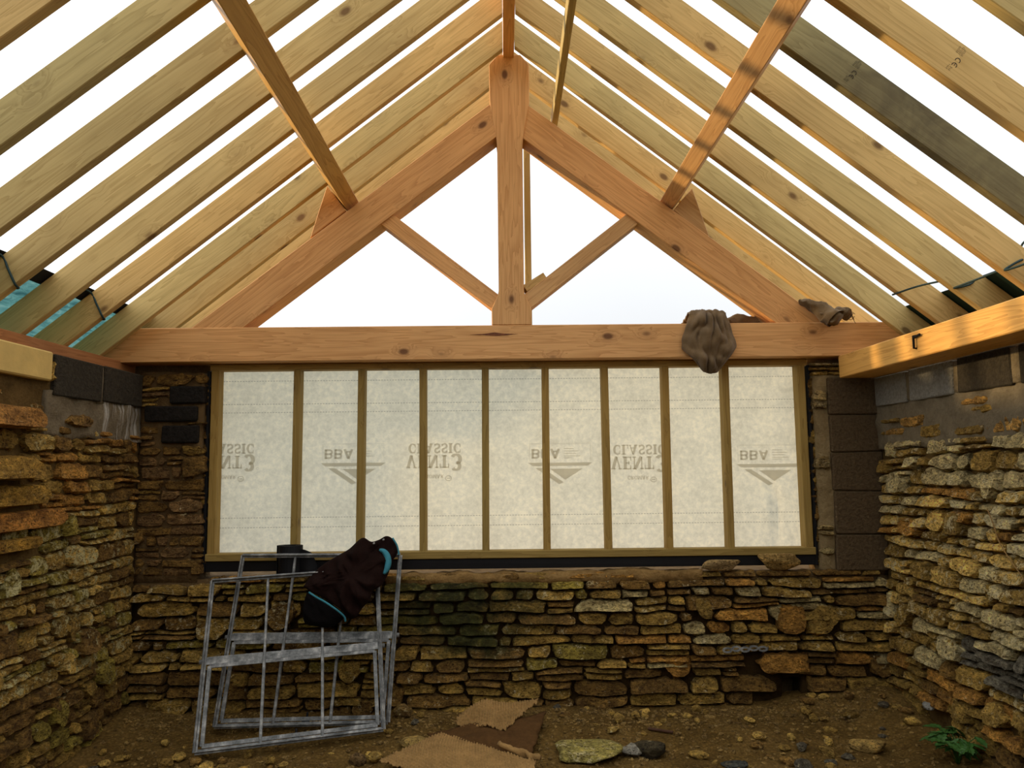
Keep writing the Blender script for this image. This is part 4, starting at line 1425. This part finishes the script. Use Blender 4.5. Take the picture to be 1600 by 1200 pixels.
# ---- hessian sacks on the tie beam
vs, fs = [], []
path = [(4.885, 2.135), (4.852, 2.20), (4.836, 2.28), (4.845, 2.37), (4.875, 2.445), (4.915, 2.515), (4.965, 2.545), (5.03, 2.520), (5.10, 2.505), (5.165, 2.48), (5.185, 2.42)]
pth = spline([(0, a, b) for a, b in path], 5)
NS = 40
cxs = 1.297
for j, p in enumerate(pth):
    t = j / (len(pth) - 1)
    for i in range(NS + 1):
        s = -1 + 2 * i / NS
        hw = .168 * (.50 + .50 * math.sin(min(1, t / .18) * math.pi / 2) ** .8) * (1 - .30 * sstep(.25, .5, t))
        x = cxs + s * hw + .010 * noise.noise(V((s * 2, t * 8, 1)))
        edge = abs(s) ** 3
        # front hangs from the beam: the sides turn back to the timber
        fr = sstep(.60, .45, t)
        y = p.y * (1 - fr * edge) + fr * edge * 4.925
        z = p.z + .10 * edge * (1 - sstep(0, .35, t)) - .02 * edge * (1 - fr)
        fold = ((abs(noise.noise(V((s * 2.2 + t * 3.0, t * 6.5 - s, 3)))) - .2) * .075 + noise.noise(V((s * 6 - t * 5, t * 13, 8))) * .016)
        y -= fold * (.25 + fr) * (1 - edge * .7) * sstep(1.0, .6, t)
        z += abs(fold) * .8 * (1 - fr)
        vs.append((x, min(y, 4.935) if t < .48 else y, max(z, 2.478) if .52 < t < .90 else z))
for j in range(len(pth) - 1):
    for i in range(NS):
        q = j * (NS + 1) + i
        fs.append((q, q + 1, q + NS + 2, q + NS + 1))
o = mobj('hessian_sack', vs, fs, MAT['sack'], smooth=True)
md = o.modifiers.new('cloth', 'SOLIDIFY'); md.thickness = .010; md.offset = 0
tag(o, 'brown hessian sack draped over the tie beam, hanging over the membrane', 'sack', 'hessian sacks on the tie beam')


def lump(name, pts, radii, mat, seed, parent=None, amp=.22, n=22, cap=True, closed=True):
    P = spline(pts, 7)
    R = [V((r, 0, 0)) for r in radii]
    RR = [v.x for v in spline([tuple(v) for v in R], 7)]
    o = tube(name, P, 1, mat, parent, n, radii=[max(.003, r) for r in RR], cap=cap)
    for v in o.data.vertices:
        q = v.co
        v.co = q + V((nz(q, 14, seed), nz(q, 14, seed + 3), nz(q, 14, seed + 7))) * amp * .1 + V((nz(q, 34, seed), nz(q, 34, seed + 1), nz(q, 34, seed + 2))) * amp * .05
    return o


rs = empty('rolled_sack', (2.05, 4.90, 2.46))
tag(rs, 'rolled brown hessian sack lying where the right principal meets the tie beam', 'sack', 'hessian sacks on the tie beam')
lump('roll', [(1.875, 4.905, 2.592), (1.93, 4.89, 2.570), (2.00, 4.872, 2.530), (2.045, 4.855, 2.492), (2.068, 4.84, 2.462)], [.008, .032, .050, .064, .066], MAT['sack'], 3, rs, cap=False)
lump('inner_fold', [(2.03, 4.872, 2.495), (2.058, 4.845, 2.468), (2.078, 4.825, 2.445)], [.046, .050, .040], MAT['sack'], 7, rs, amp=.3)
lump('frayed_end', [(2.08, 4.90, 2.500), (2.13, 4.905, 2.512), (2.165, 4.91, 2.500), (2.19, 4.91, 2.480)], [.034, .036, .030, .018], MAT['sack'], 9, rs, amp=.45)
rf = random.Random(2)
for k in range(7):
    a = V((2.18, 4.90, 2.47 + .006 * k))
    tube('fray', spline([a, a + V((.02, -.005, rf.uniform(-.01, .02))), a + V((rf.uniform(.025, .045), -.008, rf.uniform(-.03, .03)))], 3), .0018, MAT['sack'], rs, 5)
o = lump('hessian_bundle', [(1.43, 5.115, 2.485), (1.49, 5.11, 2.492), (1.56, 5.105, 2.498), (1.64, 5.10, 2.488), (1.70, 5.095, 2.480)], [.010, .030, .040, .034, .012], MAT['sack'], 15)
tag(o, 'small brown hessian bundle behind the right principal on the tie beam', 'sack', 'hessian sacks on the tie beam')


# ---- waffle underlay on the floor
def sheet(name, corners, mat, parent, nu, nv, hgt, waffle=0.0, thick=.006, rag=.012, seed=0.0, per=.021):
    A, B, C, D = map(V, corners)           # A-B far edge, D-C near edge
    vs, fs = [], []
    for j in range(nv + 1):
        for i in range(nu + 1):
            u, v = i / nu, j / nv
            p = (A * (1 - u) + B * u) * (1 - v) + (D * (1 - u) + C * u) * v
            e = min(u, 1 - u, v, 1 - v)
            k = 1 - sstep(0, .08, e)
            p = p + V((noise.noise(V((u * 14, v * 14, seed))), noise.noise(V((u * 14, v * 14, seed + 9))), 0)) * rag * k
            z = hgt(u, v)
            if waffle:
                z += waffle * (math.sin(2 * math.pi * p.x / per + 1.5 * math.sin(p.y * 9)) * math.sin(2 * math.pi * p.y / per))
            vs.append(p + V((0, 0, z)))
    for j in range(nv):
        for i in range(nu):
            q = j * (nu + 1) + i
            fs.append((q, q + nu + 1, q + nu + 2, q + 1))
    o = mobj(name, vs, fs, mat, parent, True)
    md = o.modifiers.new('thick', 'SOLIDIFY'); md.thickness = thick; md.offset = -1
    return o


ma = empty('folded_underlay', (-.1, 4.5, .05))
tag(ma, 'brown rubber underlay folded over to show its tan waffle face', 'underlay', 'underlay scraps on the floor')
bumpf = lambda u, v: .035 * math.sin(math.pi * u) * math.sin(math.pi * v) + .03 * noise.noise(V((u * 3, v * 3, 2)))
sheet('smooth_face', [(-.455, 4.60, .085), (.225, 4.74, .155), (.110, 4.24, .050), (-.361, 4.46, .070)], MAT['mat_smooth'], ma, 40, 26, bumpf)
wf = lambda u, v: .05 * math.sin(math.pi * min(1, u * 1.15)) * (.4 + .6 * math.sin(math.pi * v)) + .035 * math.sin(u * 7.5 + v * 2) * (1 - u) + .02
sheet('waffle_face', [(-.215, 4.75, .140), (.190, 4.80, .185), (-.020, 4.50, .110), (-.300, 4.60, .090)], MAT['mat_waffle'], ma, 110, 90, wf, .010, seed=4, per=.030)
mb = empty('waffle_underlay', (-.3, 4.2, .03))
tag(mb, 'tan waffle-textured underlay scrap lying flat at the bottom of the picture', 'underlay', 'underlay scraps on the floor')
sheet('waffle_face', [(-.375, 4.56, .085), (.14, 4.20, .055), (.10, 3.80, .050), (-.66, 4.22, .065)], MAT['mat_waffle'], mb, 120, 110,
      lambda u, v: .02 * math.sin(u * 5) * math.sin(v * 4) + .014, .009, seed=11, per=.030)
lump('rolled_lip', [(-.04, 4.345, .105), (.03, 4.31, .090), (.10, 4.26, .078), (.17, 4.21, .07)], [.014, .02, .017, .010], MAT['mat_waffle'], 5, mb, amp=.2)

# ---- rubble on the floor
def on_floor(x, y): return floor_z(x, y) - .008


o = rock('floor_slab', (.43, 4.37, on_floor(.43, 4.37)), .40, .36, .085, MAT['stone'], (.36, .30, .085, .55), r2, flat=.25, sub=3, rotz=.5, tilt=.05)
tag(o, 'broad flat mossy yellow stone slab on the floor', 'stone')
o = rock('floor_stone', (.665, 4.39, on_floor(.665, 4.39)), .12, .12, .07, MAT['stone'], (.30, .285, .25, .1), r2, sub=2, rotz=.3)
tag(o, 'pale grey angular stone between the mossy slab and a dark stone', 'stone')
o = rock('floor_stone', (.77, 4.385, on_floor(.77, 4.385)), .21, .14, .085, MAT['stone'], (.060, .048, .026, .1), r2, sub=3, rotz=-.35)
tag(o, 'dark brown rounded stone lying right of the pale grey one', 'stone')
o = rock('floor_stone', (-.51, 4.52, on_floor(-.51, 4.52)), .17, .12, .07, MAT['stone'], (.40, .27, .085, .1), r2, sub=3, rotz=.2, flat=.5)
tag(o, 'yellow flattish stone touching the corner of the tan underlay', 'stone')
o = rock('floor_stone', (-.79, 4.35, on_floor(-.79, 4.35)), .10, .09, .08, MAT['stone'], (.16, .10, .04, .1), r2, sub=2)
tag(o, 'squarish brown stone in front of the leaning window frames', 'stone')
o = rock('floor_stone', (-.63, 4.88, on_floor(-.63, 4.88)), .12, .09, .09, MAT['stone'], (.30, .19, .06, .3), r2, sub=2)
tag(o, 'ochre stone at the wall foot right of the window frames', 'stone')
o = rock('floor_stone', (1.95, 4.42, on_floor(1.95, 4.42)), .20, .13, .08, MAT['stone'], (.44, .29, .09, .1), r2, sub=3, flat=.4, rotz=-.3)
tag(o, 'golden flat stone on the floor left of the green weed', 'stone')
o = rock('floor_stone', (1.18, 4.24, on_floor(1.18, 4.24)), .16, .10, .05, MAT['stone'], (.075, .08, .075, .05), r2, sub=3, flat=.2)
tag(o, 'dark slate-grey flake at the bottom edge of the floor', 'stone')
o = beam('wood_splinter', (.80, 4.66, floor_z(.8, 4.66) + .01), (.93, 4.60, floor_z(.93, 4.6) + .012), .016, .012, MAT['splinter'])
tag(o, 'dark reddish wood splinter lying on the bare earth', 'splinter')

placed = [(.43, 4.37, .26), (.72, 4.39, .2), (-.1, 4.5, .45), (-.25, 4.2, .42), (1.95, 4.42, .16), (2.2, 4.15, .2)]
cnt = 0
zones = [(-2.25, -1.6, 4.15, 4.6, 30), (-1.6, -.7, 4.15, 4.45, 26), (-.75, -.4, 4.2, 4.95, 16), (.2, 2.2, 4.15, 4.45, 44), (1.75, 2.3, 4.45, 4.95, 34), (-.6, 1.8, 4.72, 4.97, 36), (.2, 1.8, 4.4, 4.75, 22)]
ZN = ['in the rubble at the foot of the left wall', 'on the floor in front of the window frames', 'between the window frames and the underlay',
      'along the bottom edge right of the mossy slab', 'in the rubble heap of the right corner', 'along the foot of the far wall', 'on the bare earth before the far wall']
for zi, (xa, xb, ya, yb, nn) in enumerate(zones):
    for k in range(nn):
        x, y = r2.uniform(xa, xb), r2.uniform(ya, yb)
        s = r2.uniform(.025, .075) * (1.25 if y < 4.4 else 1)
        if any((x - a) ** 2 + (y - b) ** 2 < (c + s * .3) ** 2 for a, b, c in placed): continue
        placed.append((x, y, s * .6))
        c = pick(r2, [(3, OCHRE, .15), (2, BROWN, .1), (2, GOLD, .15), (1, (.13, .115, .085), .1)])
        o = rock('rubble_stone', (x, y, on_floor(x, y)), s * r2.uniform(1, 1.7), s * r2.uniform(.8, 1.2), s * r2.uniform(.45, .9), MAT['stone'], c, r2, rotz=r2.uniform(0, 6), sub=2)
        cw = 'dark grey' if c[0] < .2 and c[2] > .06 else ('brown' if c[0] < .33 else ('golden' if c[0] > .52 else 'ochre'))
        sw = 'pebble' if s < .045 else ('lump' if s < .068 else 'chunk')
        tag(o, '%s limestone %s %s' % (cw, sw, ZN[zi]), 'stone', 'rubble %s' % ZN[zi])
        cnt += 1
# gravel nobody could count
vs, fs = [], []
ico = bmesh.new(); bmesh.ops.create_icosphere(ico, subdivisions=1, radius=1)
ico.verts.ensure_lookup_table()
iv = [v.co.copy() for v in ico.verts]; jf = [tuple(v.index for v in f.verts) for f in ico.faces]; ico.free()
for k in range(3600):
    x, y = r2.uniform(-2.24, 2.30), r2.uniform(3.95, 4.93)
    if r2.random() < .35: y = r2.uniform(4.7, 4.93)
    s = r2.uniform(.003, .012) * (1 if r2.random() < .85 else 1.7)
    c = V((x, y, floor_z(x, y) + s * .15)); q = len(vs)
    sx, sy, sz = r2.uniform(.7, 1.4), r2.uniform(.7, 1.3), r2.uniform(.5, .9); rz = r2.uniform(0, 3)
    R = Matrix.Rotation(rz, 3, 'Z')
    for v in iv: vs.append(c + R @ V((v.x * s * sx, v.y * s * sy, v.z * s * sz)) * (1 + .25 * math.sin(v.x * 9 + k)))
    fs += [tuple(i + q for i in f) for f in jf]
g = mobj('floor_gravel', vs, fs, MAT['stone'])
g.color = (.30, .195, .065, .15)
tag(g, 'loose gravel and stone chips scattered over the earth floor', 'gravel', kind='stuff')

# debris in the corner niche of the right wall
o = rock('white_chip', (2.33, 4.50, .20), .05, .09, .05, MAT['block_light'], (.6, .6, .55, 1), r2, sub=2)
tag(o, 'pale chip of plaster lodged in a gap at the foot of right wall', 'chip')

tr_ = tube('dry_root', spline([(2.335, 3.84, 1.34), (2.335, 3.80, 1.27), (2.332, 3.76, 1.19), (2.33, 3.68, 1.11), (2.335, 3.60, 1.03), (2.333, 3.57, .93)], 5), .003, MAT['mat_waffle'], None, 6)
tag(tr_, 'thin dry root trailing down the face of the right stone wall', 'root')

# ---- weed
pl = empty('weed', (2.255, 4.10, floor_z(2.255, 4.10)))
tag(pl, 'small green leafy weed growing at the foot of the right wall', 'plant')
lv = []
lf = []
NL = 8
for j in range(NL + 1):
    t = j / NL
    w = .5 * math.sin(math.pi * min(1, t * .92 + .06)) ** .8 * (1 + .22 * (-1) ** j)
    zc = -.25 * t * t
    lv += [(-w * .5, t, zc + .06), (0, t, zc), (w * .5, t, zc + .06)]
for j in range(NL):
    q = j * 3
    lf += [(q, q + 1, q + 4, q + 3), (q + 1, q + 2, q + 5, q + 4)]
lme = bpy.data.meshes.new('leaf'); lme.from_pydata(lv, [], lf); lme.materials.append(MAT['leaf'])
rp = random.Random(3)
for k in range(22):
    a = rp.uniform(0, 6.28); rr = rp.uniform(.02, .13); hh = rp.uniform(.05, .15)
    top = V((2.255 + math.cos(a) * rr * .8, 4.10 + math.sin(a) * rr, floor_z(2.255, 4.10) + hh))
    base = V((2.255, 4.10, floor_z(2.255, 4.10) - .01))
    tube('stem', spline([base, base.lerp(top, .5) + V((0, 0, .03)), top], 3), .0022, MAT['leaf'], pl, 5)
    for q in range(3):
        lo = bpy.data.objects.new('leaf', lme)
        sc = rp.uniform(.055, .085)
        lo.matrix_basis = Matrix.Translation(top) @ Matrix.Rotation(a + (q - 1) * 1.1 - math.pi / 2 + rp.uniform(-.3, .3), 4, 'Z') @ Matrix.Rotation(rp.uniform(-.5, .3), 4, 'X') @ Matrix.Diagonal((sc, sc, sc, 1))
        put(lo, pl)

print('stones far', nf, 'left', nl, 'right', nr, 'rubble', cnt, 'objects', len(bpy.data.objects))
